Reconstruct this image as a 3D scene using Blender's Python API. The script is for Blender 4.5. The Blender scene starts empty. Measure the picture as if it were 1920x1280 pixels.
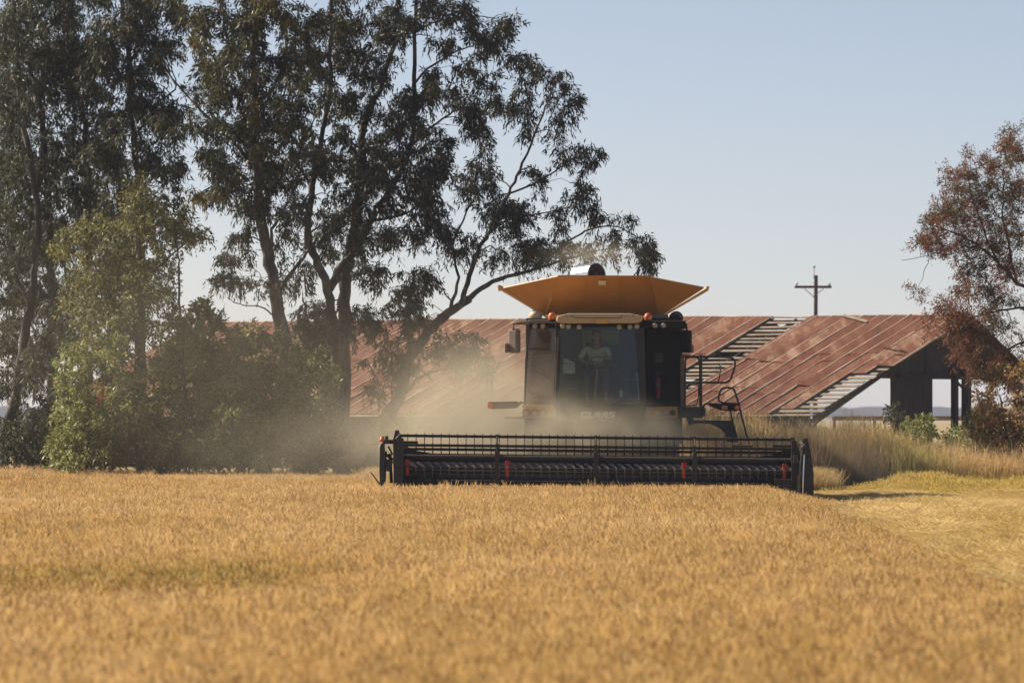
import bpy, bmesh, math, random
import numpy as np
from mathutils import Vector, Matrix, Euler

R = math.radians
scene = bpy.context.scene
col = scene.collection
rng = np.random.default_rng(7)
random.seed(7)

# ------------------------------------------------------------------ camera
F = 12000.0      # focal length in pixels of a 1920-wide frame
H0 = 778.0       # height of the horizon in that frame
CZ = 1.92        # eye height
cam_d = bpy.data.cameras.new("camera"); cam = bpy.data.objects.new("camera", cam_d); col.objects.link(cam)
cam.location = (0, 0, CZ); cam.rotation_euler = (R(90), 0, 0)
cam_d.sensor_width = 36; cam_d.lens = 36 * F / 1920
cam_d.shift_y = (H0 - 640) / 1920
cam_d.clip_start = 0.5; cam_d.clip_end = 6000
cam_d.dof.use_dof = True; cam_d.dof.focus_distance = 136; cam_d.dof.aperture_fstop = 4.5
scene.camera = cam

# ------------------------------------------------------------------ light
SUN_EL, SUN_BACK = 36.0, 27.0     # elevation; how far behind the machine (from the left) the sun stands
sv = Vector((-math.cos(R(SUN_EL)) * math.cos(R(SUN_BACK)), math.cos(R(SUN_EL)) * math.sin(R(SUN_BACK)), math.sin(R(SUN_EL))))
sun_d = bpy.data.lights.new("sun", 'SUN'); sun = bpy.data.objects.new("sun", sun_d); col.objects.link(sun)
sun_d.energy = 4.9; sun_d.angle = R(0.53); sun_d.color = (1.0, 0.88, 0.73)
sun.rotation_euler = sv.to_track_quat('Z', 'Y').to_euler(); sun.location = (-40, 160, 60)
world = bpy.data.worlds.new("World"); scene.world = world; world.use_nodes = True
wn = world.node_tree; bg = wn.nodes['Background']
sky = wn.nodes.new('ShaderNodeTexSky'); sky.sky_type = 'NISHITA'; sky.sun_disc = False
sky.sun_elevation = R(SUN_EL); sky.sun_rotation = R(-(90 - SUN_BACK))
sky.air_density = 0.4; sky.dust_density = 0.45; sky.ozone_density = 4.0; sky.altitude = 0
tnt = wn.nodes.new('ShaderNodeMixRGB'); tnt.blend_type = 'MULTIPLY'; tnt.inputs[0].default_value = 1.0; tnt.inputs[2].default_value = (1.78, 1.33, 1.00, 1)
wn.links.new(sky.outputs[0], tnt.inputs[1]); wn.links.new(tnt.outputs[0], bg.inputs[0]); bg.inputs[1].default_value = 0.067
scene.view_settings.view_transform = 'Standard'; scene.view_settings.look = 'None'
scene.view_settings.exposure = 0.75; scene.view_settings.gamma = 1.0
scene.view_settings.use_curve_mapping = False

# ------------------------------------------------------------------ helpers
def P(px, py, Y):
    return Vector(((px - 960) / F * Y, Y, CZ - (py - H0) / F * Y))

def tag(o, label=None, cat=None, group=None, kind=None):
    if label: o['label'] = label
    if cat: o['category'] = cat
    if group: o['group'] = group
    if kind: o['kind'] = kind
    return o

def empty(name, loc, label, cat, group=None):
    o = bpy.data.objects.new(name, None); col.objects.link(o); o.location = loc
    o.empty_display_size = 0.3
    return tag(o, label, cat, group)

class MB:
    def __init__(s): s.v = []; s.f = []
    def add(s, vs, fs):
        b = len(s.v); s.v += [tuple(v) for v in vs]; s.f += [tuple(b + i for i in f) for f in fs]; return s
    def box(s, c, d, rot=None):
        hx, hy, hz = d[0] / 2, d[1] / 2, d[2] / 2
        vs = [Vector((x, y, z)) for x in (-hx, hx) for y in (-hy, hy) for z in (-hz, hz)]
        if rot is not None:
            m = Euler(rot).to_matrix() if not isinstance(rot, Matrix) else rot
            vs = [m @ v for v in vs]
        c = Vector(c)
        return s.add([v + c for v in vs], [(0,1,3,2),(4,6,7,5),(0,4,5,1),(2,3,7,6),(0,2,6,4),(1,5,7,3)])
    def bb(s, a, b):
        return s.box([(a[i] + b[i]) / 2 for i in range(3)], [abs(b[i] - a[i]) for i in range(3)])
    def tube(s, pts, r, n=8, cap=True):
        pts = [Vector(p) for p in pts]
        rs = r if isinstance(r, (list, tuple)) else [r] * len(pts)
        vs = []; N = len(pts); up = None
        for i, p in enumerate(pts):
            d = (pts[min(i + 1, N - 1)] - pts[max(i - 1, 0)])
            d = d.normalized() if d.length > 1e-9 else Vector((0, 0, 1))
            if up is None:
                up = Vector((0, 0, 1)) if abs(d.z) < 0.9 else Vector((1, 0, 0))
            a = d.cross(up)
            if a.length < 1e-4: a = d.cross(Vector((0.3, 1, 0.2)))
            a.normalize(); b = a.cross(d).normalized(); up = b
            for k in range(n):
                t = 2 * math.pi * k / n
                vs.append(p + (a * math.cos(t) + b * math.sin(t)) * rs[i])
        fs = [(i * n + k, i * n + (k + 1) % n, (i + 1) * n + (k + 1) % n, (i + 1) * n + k) for i in range(N - 1) for k in range(n)]
        if cap: fs += [tuple(range(n))[::-1], tuple(range((N - 1) * n, N * n))]
        return s.add(vs, fs)
    def prism(s, poly, y0, y1):
        """polygon of (x, z), extruded along y"""
        n = len(poly)
        vs = [(x, y0, z) for x, z in poly] + [(x, y1, z) for x, z in poly]
        fs = [tuple(range(n)), tuple(range(2 * n - 1, n - 1, -1))] + [(i, n + i, n + (i + 1) % n, (i + 1) % n) for i in range(n)]
        return s.add(vs, fs)
    def slab(s, pts, t):
        """flat 3D polygon given a thickness along its normal"""
        pts = [Vector(p) for p in pts]; n = len(pts)
        nn = Vector((0, 0, 0))
        for i in range(n):
            a, b = pts[i], pts[(i + 1) % n]; nn += a.cross(b)
        nn.normalize()
        vs = pts + [p - nn * t for p in pts]
        fs = [tuple(range(n)), tuple(range(2 * n - 1, n - 1, -1))] + [(i, n + i, n + (i + 1) % n, (i + 1) % n) for i in range(n)]
        return s.add(vs, fs)
    def disc(s, c, ax, r, t, n=20, bulge=0.0):
        c = Vector(c); ax = Vector(ax).normalized()
        return s.tube([c - ax * t / 2, c + ax * t / 2 * 0.6, c + ax * (t / 2 + bulge)], [r, r, r * (0.55 if bulge else 0.97)], n)
    def ball(s, c, rx, ry, rz, nu=14, nv=8, z0=-1.0):
        vs = []; fs = []; c = Vector(c)
        for j in range(nv + 1):
            a = -math.pi / 2 + math.pi * j / nv
            if z0 > -1: a = max(a, math.asin(z0))
            for i in range(nu):
                b = 2 * math.pi * i / nu
                vs.append(c + Vector((rx * math.cos(a) * math.cos(b), ry * math.cos(a) * math.sin(b), rz * math.sin(a))))
        for j in range(nv):
            for i in range(nu):
                fs.append((j * nu + i, j * nu + (i + 1) % nu, (j + 1) * nu + (i + 1) % nu, (j + 1) * nu + i))
        fs.append(tuple(range(nu))[::-1])
        return s.add(vs, fs)
    def build(s, name, mat, parent=None, smooth=False, bevel=0.0):
        me = bpy.data.meshes.new(name)
        vs = s.v
        if parent is not None:
            L = parent_loc(parent); vs = [(v[0] - L[0], v[1] - L[1], v[2] - L[2]) for v in vs]
        me.from_pydata(vs, [], s.f); me.validate()
        bm = bmesh.new(); bm.from_mesh(me); bmesh.ops.recalc_face_normals(bm, faces=bm.faces); bm.to_mesh(me); bm.free()
        me.materials.append(mat)
        if smooth: me.polygons.foreach_set('use_smooth', [True] * len(me.polygons))
        o = bpy.data.objects.new(name, me); col.objects.link(o)
        if parent is not None: o.parent = parent
        if bevel > 0:
            b = o.modifiers.new('bevel', 'BEVEL'); b.width = bevel; b.segments = 2; b.limit_method = 'ANGLE'; b.angle_limit = R(35)
        return o

def parent_loc(o):
    L = Vector((0, 0, 0))
    while o is not None: L += o.location; o = o.parent
    return L

def np_mesh(name, V, Fq, mat, parent=None, attrs=None):
    """mesh from numpy arrays: V (n,3), Fq (m,k) faces all of size k"""
    V = np.asarray(V, dtype=np.float32)
    if parent is not None: V = V - np.array(parent_loc(parent), dtype=np.float32)
    k = Fq.shape[1]; me = bpy.data.meshes.new(name)
    me.vertices.add(len(V)); me.vertices.foreach_set('co', V.ravel())
    me.loops.add(Fq.size); me.loops.foreach_set('vertex_index', Fq.ravel().astype(np.int32))
    me.polygons.add(len(Fq)); me.polygons.foreach_set('loop_start', np.arange(0, Fq.size, k, dtype=np.int32))
    me.polygons.foreach_set('loop_total', np.full(len(Fq), k, dtype=np.int32))
    me.update(calc_edges=True)
    for an, arr in (attrs or {}).items():
        a = me.attributes.new(an, 'FLOAT', 'POINT'); a.data.foreach_set('value', np.asarray(arr, dtype=np.float32))
    me.materials.append(mat)
    o = bpy.data.objects.new(name, me); col.objects.link(o)
    if parent is not None: o.parent = parent
    return o

# ------------------------------------------------------------------ materials
def nm(name):
    m = bpy.data.materials.new(name); m.use_nodes = True
    nt = m.node_tree; return m, nt, nt.nodes['Principled BSDF']

def ramp(nt, fac, stops):
    r = nt.nodes.new('ShaderNodeValToRGB'); e = r.color_ramp.elements
    while len(e) < len(stops): e.new(0.5)
    for i, (p, c) in enumerate(stops): e[i].position = p; e[i].color = (*c, 1)
    nt.links.new(fac, r.inputs[0]); return r.outputs[0]

def noise(nt, scale, detail=4, rough=0.6, vec=None, dist=0.0):
    n = nt.nodes.new('ShaderNodeTexNoise'); n.inputs['Scale'].default_value = scale
    n.inputs['Detail'].default_value = detail; n.inputs['Roughness'].default_value = rough
    n.inputs['Distortion'].default_value = dist
    if vec is not None: nt.links.new(vec, n.inputs['Vector'])
    return n

def obj_coord(nt, scale=(1, 1, 1)):
    t = nt.nodes.new('ShaderNodeTexCoord'); m = nt.nodes.new('ShaderNodeMapping')
    m.inputs['Scale'].default_value = scale; nt.links.new(t.outputs['Object'], m.inputs[0]); return m.outputs[0]

def surf(name, stops, scale=3.0, rough=0.7, metal=0.0, bump=0.0, stretch=(1, 1, 1), dusty=None, spec=0.5, detail=6):
    """noise-mottled surface; dusty = (colour, amount) settles on it in patches"""
    m, nt, b = nm(name); v = obj_coord(nt, stretch)
    n = noise(nt, scale, detail, 0.65, v)
    c = ramp(nt, n.outputs[0], stops)
    if dusty:
        dc, am = dusty
        geo = nt.nodes.new('ShaderNodeNewGeometry'); sx = nt.nodes.new('ShaderNodeSeparateXYZ')
        nt.links.new(geo.outputs['Normal'], sx.inputs[0])
        n2 = noise(nt, scale * 2.3, 5, 0.7, v)
        a = nt.nodes.new('ShaderNodeMath'); a.operation = 'MULTIPLY_ADD'; a.inputs[1].default_value = 0.45; a.inputs[2].default_value = am - 0.3
        nt.links.new(sx.outputs[2], a.inputs[0])
        d = nt.nodes.new('ShaderNodeMath'); d.operation = 'ADD'; d.use_clamp = True
        nt.links.new(a.outputs[0], d.inputs[0])
        n3 = nt.nodes.new('ShaderNodeMath'); n3.operation = 'MULTIPLY'; n3.inputs[1].default_value = 0.6
        nt.links.new(n2.outputs[0], n3.inputs[0]); nt.links.new(n3.outputs[0], d.inputs[1])
        mx = nt.nodes.new('ShaderNodeMixRGB'); nt.links.new(d.outputs[0], mx.inputs[0]); nt.links.new(c, mx.inputs[1])
        mx.inputs[2].default_value = (*dc, 1); c = mx.outputs[0]
    nt.links.new(c, b.inputs['Base Color'])
    b.inputs['Roughness'].default_value = rough; b.inputs['Metallic'].default_value = metal
    b.inputs['Specular IOR Level'].default_value = spec
    if bump:
        bp = nt.nodes.new('ShaderNodeBump'); bp.inputs['Strength'].default_value = bump; bp.inputs['Distance'].default_value = 0.02
        n4 = noise(nt, scale * 4, 6, 0.7, v)
        nt.links.new(n4.outputs[0], bp.inputs['Height']); nt.links.new(bp.outputs[0], b.inputs['Normal'])
    return m

DUST = (0.30, 0.235, 0.155)
M = {}
M['black'] = surf('black_painted_metal', [(0.3, (0.008, 0.008, 0.009)), (0.7, (0.022, 0.021, 0.02))], 4, 0.45, dusty=(DUST, -0.02), bump=0.1)
M['black2'] = surf('black_plastic', [(0.3, (0.008, 0.008, 0.008)), (0.7, (0.015, 0.014, 0.013))], 4, 0.6, dusty=(DUST, -0.16), spec=0.2)
M['reel'] = surf('black_reel_steel', [(0.3, (0.006, 0.006, 0.007)), (0.75, (0.018, 0.017, 0.016))], 6, 0.4, dusty=(DUST, -0.1), bump=0.1)
M['tine'] = surf('worn_lit_tine_steel', [(0.3, (0.07, 0.068, 0.065)), (0.7, (0.20, 0.19, 0.17))], 9, 0.4, spec=0.8)
M['yellow'] = surf('mustard_painted_steel', [(0.3, (0.44, 0.18, 0.032)), (0.7, (0.54, 0.24, 0.05))], 1.6, 0.55, dusty=((0.38, 0.27, 0.14), 0.1), bump=0.04)
M['yellow_dusty_lit'] = surf('dusty_lit_mustard_paint', [(0.3, (0.66, 0.36, 0.09)), (0.7, (0.74, 0.44, 0.15))], 4, 0.5, dusty=((0.55, 0.42, 0.26), 0.1))
M['roofcap'] = surf('dusty_cab_roof_paint', [(0.3, (0.52, 0.38, 0.19)), (0.7, (0.58, 0.44, 0.25))], 5, 0.5, dusty=((0.48, 0.38, 0.24), 0.1))
M['greydust'] = surf('dust_coated_plastic', [(0.3, (0.15, 0.125, 0.10)), (0.7, (0.24, 0.20, 0.155))], 7, 0.8, dusty=(DUST, 0.05))
M['sidepanel'] = surf('dusty_side_grille', [(0.3, (0.07, 0.055, 0.045)), (0.7, (0.12, 0.095, 0.075))], 5, 0.7, dusty=(DUST, 0.0))
M['backplate'] = surf('header_back_sheet_with_chaff', [(0.3, (0.22, 0.17, 0.11)), (0.7, (0.34, 0.27, 0.17))], 5, 0.8, bump=0.2)
M['chrome'] = surf('bright_steel_tube', [(0.3, (0.5, 0.5, 0.5)), (0.7, (0.72, 0.71, 0.69))], 8, 0.25, metal=0.9)
M['red'] = surf('red_plastic', [(0.3, (0.5, 0.035, 0.015)), (0.7, (0.62, 0.06, 0.025))], 9, 0.45)
M['tyre'] = surf('tyre_rubber', [(0.3, (0.015, 0.015, 0.015)), (0.7, (0.03, 0.028, 0.025))], 6, 0.85, dusty=(DUST, 0.05))
M['white'] = surf('white_lettering', [(0.3, (0.62, 0.6, 0.56)), (0.7, (0.78, 0.76, 0.72))], 20, 0.6)
M['decal'] = surf('pale_decal', [(0.35, (0.6, 0.45, 0.25)), (0.65, (0.75, 0.68, 0.55))], 30, 0.6)
M['seat'] = surf('dark_seat_cloth', [(0.3, (0.02, 0.02, 0.022)), (0.7, (0.04, 0.04, 0.042))], 12, 0.9)
M['interior'] = surf('cab_interior_plastic', [(0.3, (0.02, 0.022, 0.02)), (0.7, (0.035, 0.038, 0.034))], 5, 0.8)
M['console'] = surf('pale_console_plastic', [(0.3, (0.35, 0.42, 0.40)), (0.7, (0.55, 0.62, 0.58))], 8, 0.5)
M['blind'] = surf('olive_rear_blind', [(0.3, (0.20, 0.21, 0.05)), (0.7, (0.27, 0.28, 0.08))], 5, 0.8)
M['skin'] = surf('tanned_skin', [(0.3, (0.20, 0.10, 0.06)), (0.7, (0.27, 0.14, 0.085))], 20, 0.6)
M['shirt'] = surf('sage_cotton_shirt', [(0.3, (0.30, 0.34, 0.27)), (0.7, (0.44, 0.48, 0.38))], 9, 0.9, bump=0.3)
M['trousers'] = surf('dark_denim', [(0.3, (0.04, 0.055, 0.07)), (0.7, (0.075, 0.095, 0.115))], 14, 0.9)
M['hair'] = surf('dark_hair', [(0.3, (0.015, 0.01, 0.008)), (0.7, (0.03, 0.022, 0.015))], 30, 0.8)
M['boot'] = surf('tan_leather_boot', [(0.3, (0.25, 0.2, 0.13)), (0.7, (0.35, 0.28, 0.18))], 14, 0.8)
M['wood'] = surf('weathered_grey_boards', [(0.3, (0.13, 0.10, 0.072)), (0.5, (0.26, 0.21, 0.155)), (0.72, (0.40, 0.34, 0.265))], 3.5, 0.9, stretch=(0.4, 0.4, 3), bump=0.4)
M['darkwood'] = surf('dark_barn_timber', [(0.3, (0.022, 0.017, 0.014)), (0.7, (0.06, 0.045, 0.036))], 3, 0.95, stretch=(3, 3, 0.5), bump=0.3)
M['polewood'] = surf('creosoted_pole', [(0.3, (0.05, 0.03, 0.022)), (0.7, (0.10, 0.06, 0.045))], 4, 0.9, stretch=(4, 4, 0.4))
M['porcelain'] = surf('insulator_glaze', [(0.3, (0.35, 0.42, 0.45)), (0.7, (0.6, 0.66, 0.68))], 6, 0.25)
M['bark'] = surf('smooth_gum_bark', [(0.28, (0.022, 0.019, 0.016)), (0.5, (0.062, 0.054, 0.047)), (0.66, (0.21, 0.18, 0.155))], 2.2, 0.9, stretch=(2, 2, 0.45), bump=0.4)
M['bark_dark'] = surf('dark_bark', [(0.3, (0.025, 0.02, 0.017)), (0.7, (0.07, 0.055, 0.045))], 4, 0.95, stretch=(2, 2, 0.5), bump=0.4)
M['bark_red'] = surf('red_brown_bark', [(0.3, (0.04, 0.025, 0.02)), (0.7, (0.10, 0.06, 0.05))], 4, 0.95, stretch=(2, 2, 0.5), bump=0.4)

def lens_mat(name, colr, rough=0.15, emit=None):
    m, nt, b = nm(name); n = noise(nt, 25, 3, 0.6, obj_coord(nt))
    c = ramp(nt, n.outputs[0], [(0.3, tuple(x * 0.8 for x in colr)), (0.7, colr)])
    nt.links.new(c, b.inputs['Base Color']); b.inputs['Roughness'].default_value = rough
    b.inputs['Coat Weight'].default_value = 0.5
    return m
M['amber'] = lens_mat('amber_lens', (0.75, 0.17, 0.04), 0.3)
M['lamp'] = lens_mat('clear_lamp_lens', (0.42, 0.36, 0.31), 0.3)
M['lamp2'] = lens_mat('headlamp_lens', (0.5, 0.36, 0.2), 0.35)

def glass_mat(nme='dusty_cab_glass', tint=(0.78, 0.86, 0.8, 1), dmax=0.035):
    m, nt, b = nm(nme)
    out = nt.nodes['Material Output']; nt.nodes.remove(b)
    tr = nt.nodes.new('ShaderNodeBsdfTransparent'); tr.inputs[0].default_value = tint
    gl = nt.nodes.new('ShaderNodeBsdfGlossy'); gl.inputs['Roughness'].default_value = 0.04
    fr = nt.nodes.new('ShaderNodeFresnel'); fr.inputs[0].default_value = 1.5
    mx = nt.nodes.new('ShaderNodeMixShader'); nt.links.new(fr.outputs[0], mx.inputs[0])
    nt.links.new(tr.outputs[0], mx.inputs[1]); nt.links.new(gl.outputs[0], mx.inputs[2])
    df = nt.nodes.new('ShaderNodeBsdfDiffuse'); df.inputs[0].default_value = (0.36, 0.29, 0.2, 1)
    v = obj_coord(nt); n = noise(nt, 2.2, 6, 0.7, v)
    mr = nt.nodes.new('ShaderNodeMapRange'); mr.inputs[1].default_value = 0.35; mr.inputs[2].default_value = 0.8
    mr.inputs[3].default_value = 0.0; mr.inputs[4].default_value = dmax; nt.links.new(n.outputs[0], mr.inputs[0])
    m2 = nt.nodes.new('ShaderNodeMixShader'); nt.links.new(mr.outputs[0], m2.inputs[0])
    nt.links.new(mx.outputs[0], m2.inputs[1]); nt.links.new(df.outputs[0], m2.inputs[2])
    nt.links.new(m2.outputs[0], out.inputs['Surface'])
    return m
M['glass'] = glass_mat()
M['glass_brown'] = glass_mat('dust_filmed_side_glass', (0.8, 0.72, 0.66, 1), 0.35)

def leaf_mat(name, stops, trans=0.3, rough=0.5, patch=None):
    """leaf colour differs per leaf; patch = (stops, scale) also lets whole clumps differ in kind of green"""
    m, nt, b = nm(name); out = nt.nodes['Material Output']
    g = nt.nodes.new('ShaderNodeNewGeometry')
    c = ramp(nt, g.outputs['Random Per Island'], stops)
    if patch:
        n = noise(nt, patch[1], 3, 0.6, obj_coord(nt))
        c2 = ramp(nt, g.outputs['Random Per Island'], patch[0])
        f = nt.nodes.new('ShaderNodeMapRange'); f.inputs[1].default_value = patch[2]; f.inputs[2].default_value = patch[2] + 0.1
        nt.links.new(n.outputs[0], f.inputs[0])
        mx = nt.nodes.new('ShaderNodeMixRGB'); nt.links.new(f.outputs[0], mx.inputs[0]); nt.links.new(c, mx.inputs[1]); nt.links.new(c2, mx.inputs[2]); c = mx.outputs[0]
    nt.links.new(c, b.inputs['Base Color']); b.inputs['Roughness'].default_value = rough
    b.inputs['Specular IOR Level'].default_value = 0.3
    t = nt.nodes.new('ShaderNodeBsdfTranslucent'); nt.links.new(c, t.inputs[0])
    mx = nt.nodes.new('ShaderNodeMixShader'); mx.inputs[0].default_value = trans
    nt.links.new(b.outputs[0], mx.inputs[1]); nt.links.new(t.outputs[0], mx.inputs[2]); nt.links.new(mx.outputs[0], out.inputs['Surface'])
    return m
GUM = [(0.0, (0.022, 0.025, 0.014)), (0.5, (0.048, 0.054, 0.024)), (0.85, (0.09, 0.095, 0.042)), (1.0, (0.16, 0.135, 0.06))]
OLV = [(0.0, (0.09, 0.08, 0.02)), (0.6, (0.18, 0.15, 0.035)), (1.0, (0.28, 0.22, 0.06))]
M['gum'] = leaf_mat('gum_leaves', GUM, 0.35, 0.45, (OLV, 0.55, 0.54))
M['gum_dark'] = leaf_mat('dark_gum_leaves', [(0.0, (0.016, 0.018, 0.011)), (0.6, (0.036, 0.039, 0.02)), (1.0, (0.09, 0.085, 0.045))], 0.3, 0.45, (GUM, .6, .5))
M['gum_left'] = leaf_mat('grey_green_gum_leaves', [(0.0, (0.028, 0.032, 0.02)), (0.6, (0.065, 0.072, 0.038)), (1.0, (0.17, 0.18, 0.10))], 0.34, 0.5, (OLV, 0.4, 0.66))
M['fresh'] = leaf_mat('fresh_green_leaves', [(0.0, (0.09, 0.095, 0.028)), (0.6, (0.22, 0.215, 0.07)), (1.0, (0.42, 0.38, 0.17))], 0.45)
M['shrub'] = leaf_mat('shrub_leaves', [(0.0, (0.08, 0.105, 0.025)), (0.5, (0.22, 0.25, 0.07)), (0.9, (0.45, 0.46, 0.18)), (1.0, (0.52, 0.4, 0.2))], 0.38, 0.45,  # palest leaves carry glossy highlights in their colour
                      ([(0.0, (0.08, 0.075, 0.035)), (0.6, (0.21, 0.19, 0.09)), (1.0, (0.44, 0.38, 0.2))], 0.8, 0.6))
M['shrub_brown'] = leaf_mat('brown_green_brush', [(0.0, (0.09, 0.09, 0.035)), (0.6, (0.24, 0.235, 0.09)), (1.0, (0.50, 0.44, 0.22))], 0.42)
M['russet'] = leaf_mat('russet_leaves', [(0.0, (0.12, 0.032, 0.022)), (0.5, (0.24, 0.075, 0.045)), (0.8, (0.31, 0.15, 0.07)), (1.0, (0.16, 0.15, 0.05))], 0.42, 0.5,
                       ([(0.0, (0.05, 0.04, 0.015)), (0.6, (0.10, 0.08, 0.03)), (1.0, (0.22, 0.15, 0.06))], 0.9, 0.45))
M['russet_low'] = leaf_mat('rusty_olive_leaves', [(0.0, (0.22, 0.095, 0.05)), (0.5, (0.38, 0.24, 0.095)), (1.0, (0.42, 0.34, 0.13))], 0.45)
M['orange_leaf'] = leaf_mat('orange_autumn_leaves', [(0.0, (0.45, 0.14, 0.04)), (1.0, (0.65, 0.26, 0.09))], 0.4)

def grass_mat(name, stops, base_col, trans=0.3):
    """stops by plant tint; base_col = colour of the stem foot"""
    m, nt, b = nm(name); out = nt.nodes['Material Output']
    a = nt.nodes.new('ShaderNodeAttribute'); a.attribute_type = 'INSTANCER'; a.attribute_name = 'tint'
    g = nt.nodes.new('ShaderNodeNewGeometry')
    ad = nt.nodes.new('ShaderNodeMath'); ad.operation = 'MULTIPLY_ADD'; ad.inputs[1].default_value = 0.4
    nt.links.new(g.outputs['Random Per Island'], ad.inputs[0]); nt.links.new(a.outputs['Fac'], ad.inputs[2])
    c = ramp(nt, ad.outputs[0], stops)
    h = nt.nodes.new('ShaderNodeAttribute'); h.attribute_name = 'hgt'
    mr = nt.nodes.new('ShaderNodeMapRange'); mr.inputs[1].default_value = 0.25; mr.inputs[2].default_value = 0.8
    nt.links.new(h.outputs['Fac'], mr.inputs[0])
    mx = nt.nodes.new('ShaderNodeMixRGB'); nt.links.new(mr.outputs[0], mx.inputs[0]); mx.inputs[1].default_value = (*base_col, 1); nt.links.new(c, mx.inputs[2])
    nt.links.new(mx.outputs[0], b.inputs['Base Color']); b.inputs['Roughness'].default_value = 0.6; b.inputs['Specular IOR Level'].default_value = 0.25
    t = nt.nodes.new('ShaderNodeBsdfTranslucent'); nt.links.new(mx.outputs[0], t.inputs[0])
    ms = nt.nodes.new('ShaderNodeMixShader'); ms.inputs[0].default_value = trans
    nt.links.new(b.outputs[0], ms.inputs[1]); nt.links.new(t.outputs[0], ms.inputs[2]); nt.links.new(ms.outputs[0], out.inputs['Surface'])
    return m
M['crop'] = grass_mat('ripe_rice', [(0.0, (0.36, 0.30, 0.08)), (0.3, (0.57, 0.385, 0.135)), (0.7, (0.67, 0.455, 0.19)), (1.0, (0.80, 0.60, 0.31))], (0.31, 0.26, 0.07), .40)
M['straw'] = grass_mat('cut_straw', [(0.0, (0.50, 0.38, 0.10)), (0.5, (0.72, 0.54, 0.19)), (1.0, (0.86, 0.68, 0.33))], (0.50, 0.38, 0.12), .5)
M['strip'] = grass_mat('yellow_standing_rice', [(0.0, (0.42, 0.36, 0.08)), (0.5, (0.60, 0.46, 0.12)), (1.0, (0.74, 0.54, 0.2))], (0.38, 0.33, 0.08), .45)
M['weed'] = grass_mat('dry_weed_grass', [(0.0, (0.22, 0.26, 0.055)), (0.3, (0.42, 0.36, 0.11)), (0.7, (0.58, 0.42, 0.18)), (1.0, (0.64, 0.42, 0.24))], (0.30, 0.26, 0.09), .48)

def ground_mat():
    m, nt, b = nm('dry_field_soil'); v = obj_coord(nt)
    n = noise(nt, 0.3, 8, 0.7, v); n2 = noise(nt, 9, 6, 0.7, v)
    mx = nt.nodes.new('ShaderNodeMath'); mx.operation = 'MULTIPLY_ADD'; mx.inputs[1].default_value = 0.5
    hf = nt.nodes.new('ShaderNodeMath'); hf.operation = 'MULTIPLY'; hf.inputs[1].default_value = 0.5
    nt.links.new(n2.outputs[0], hf.inputs[0]); nt.links.new(n.outputs[0], mx.inputs[0]); nt.links.new(hf.outputs[0], mx.inputs[2])
    c = ramp(nt, mx.outputs[0], [(0.35, (0.2, 0.15, 0.06)), (0.55, (0.36, 0.27, 0.11)), (0.7, (0.50, 0.39, 0.16))])
    nt.links.new(c, b.inputs['Base Color']); b.inputs['Roughness'].default_value = 0.95
    bp = nt.nodes.new('ShaderNodeBump'); bp.inputs['Distance'].default_value = 0.05; nt.links.new(n2.outputs[0], bp.inputs['Height']); nt.links.new(bp.outputs[0], b.inputs['Normal'])
    return m
M['soil'] = ground_mat()

TH_ = R(35)
def roof_mat(angle):
    """rusty galvanised sheets; pale zinc left along the raised seams"""
    m, nt, b = nm('rusted_tin'); v = obj_coord(nt)
    mp = nt.nodes.new('ShaderNodeMapping'); mp.inputs['Rotation'].default_value = (0, 0, TH_); mp.inputs['Scale'].default_value = (2.4, .42, .6)
    nt.links.new(v, mp.inputs[0])
    n = noise(nt, 0.8, 8, 0.74, mp.outputs[0], 0.4); n2 = noise(nt, 6, 6, 0.7, v)
    mx = nt.nodes.new('ShaderNodeMath'); mx.operation = 'MULTIPLY_ADD'; mx.inputs[1].default_value = 0.3
    nt.links.new(n2.outputs[0], mx.inputs[0]); nt.links.new(n.outputs[0], mx.inputs[2])
    g = nt.nodes.new('ShaderNodeNewGeometry'); 
    r0 = nt.nodes.new('ShaderNodeMath'); r0.operation = 'MULTIPLY_ADD'; r0.inputs[1].default_value = 0.2
    nt.links.new(g.outputs['Random Per Island'], r0.inputs[0]); nt.links.new(mx.outputs[0], r0.inputs[2])
    c = ramp(nt, r0.outputs[0], [(0.5, (0.085, 0.030, 0.017)), (0.66, (0.135, 0.052, 0.029)), (0.82, (0.185, 0.085, 0.052)), (0.97, (0.33, 0.22, 0.15))])
    nt.links.new(c, b.inputs['Base Color']); b.inputs['Roughness'].default_value = 0.9; b.inputs['Specular IOR Level'].default_value = 0.12
    bp = nt.nodes.new('ShaderNodeBump'); bp.inputs['Distance'].default_value = 0.02; nt.links.new(n2.outputs[0], bp.inputs['Height']); nt.links.new(bp.outputs[0], b.inputs['Normal'])
    return m
M['roof'] = roof_mat(0)
M['seam'] = surf('pale_roof_seam', [(0.32, (0.20, 0.10, 0.06)), (0.45, (0.46, 0.33, 0.23)), (0.6, (0.64, 0.50, 0.37))], 1.2, 0.7, stretch=(1, 1, 1))

# ------------------------------------------------------------------ ground
g = MB(); g.add([(-3000, -200, 0), (3000, -200, 0), (3000, 5000, 0), (-3000, 5000, 0)], [(0, 1, 2, 3)])
tag(g.build('ground', M['soil']), kind='structure')

# ------------------------------------------------------------------ combine harvester
YC = 136.6   # depth of the cab front
combine = empty('combine_harvester', (P(1130, 778, 140).x, 139.5, 0),
                'yellow and black combine harvester with raised tank flaps, coming head on through the crop', 'combine harvester')
def cbuild(mb, name, mat, parent=combine, **k): return mb.build(name, M[mat], parent, **k)

def rect(px0, py0, px1, py1, Y0, Y1):
    """box seen at pixel rectangle on its front face Y0, going back to Y1"""
    a = P(px0, py0, Y0); b = P(px1, py1, Y0)
    return (a.x, Y0, b.z), (b.x, Y1, a.z)

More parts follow.
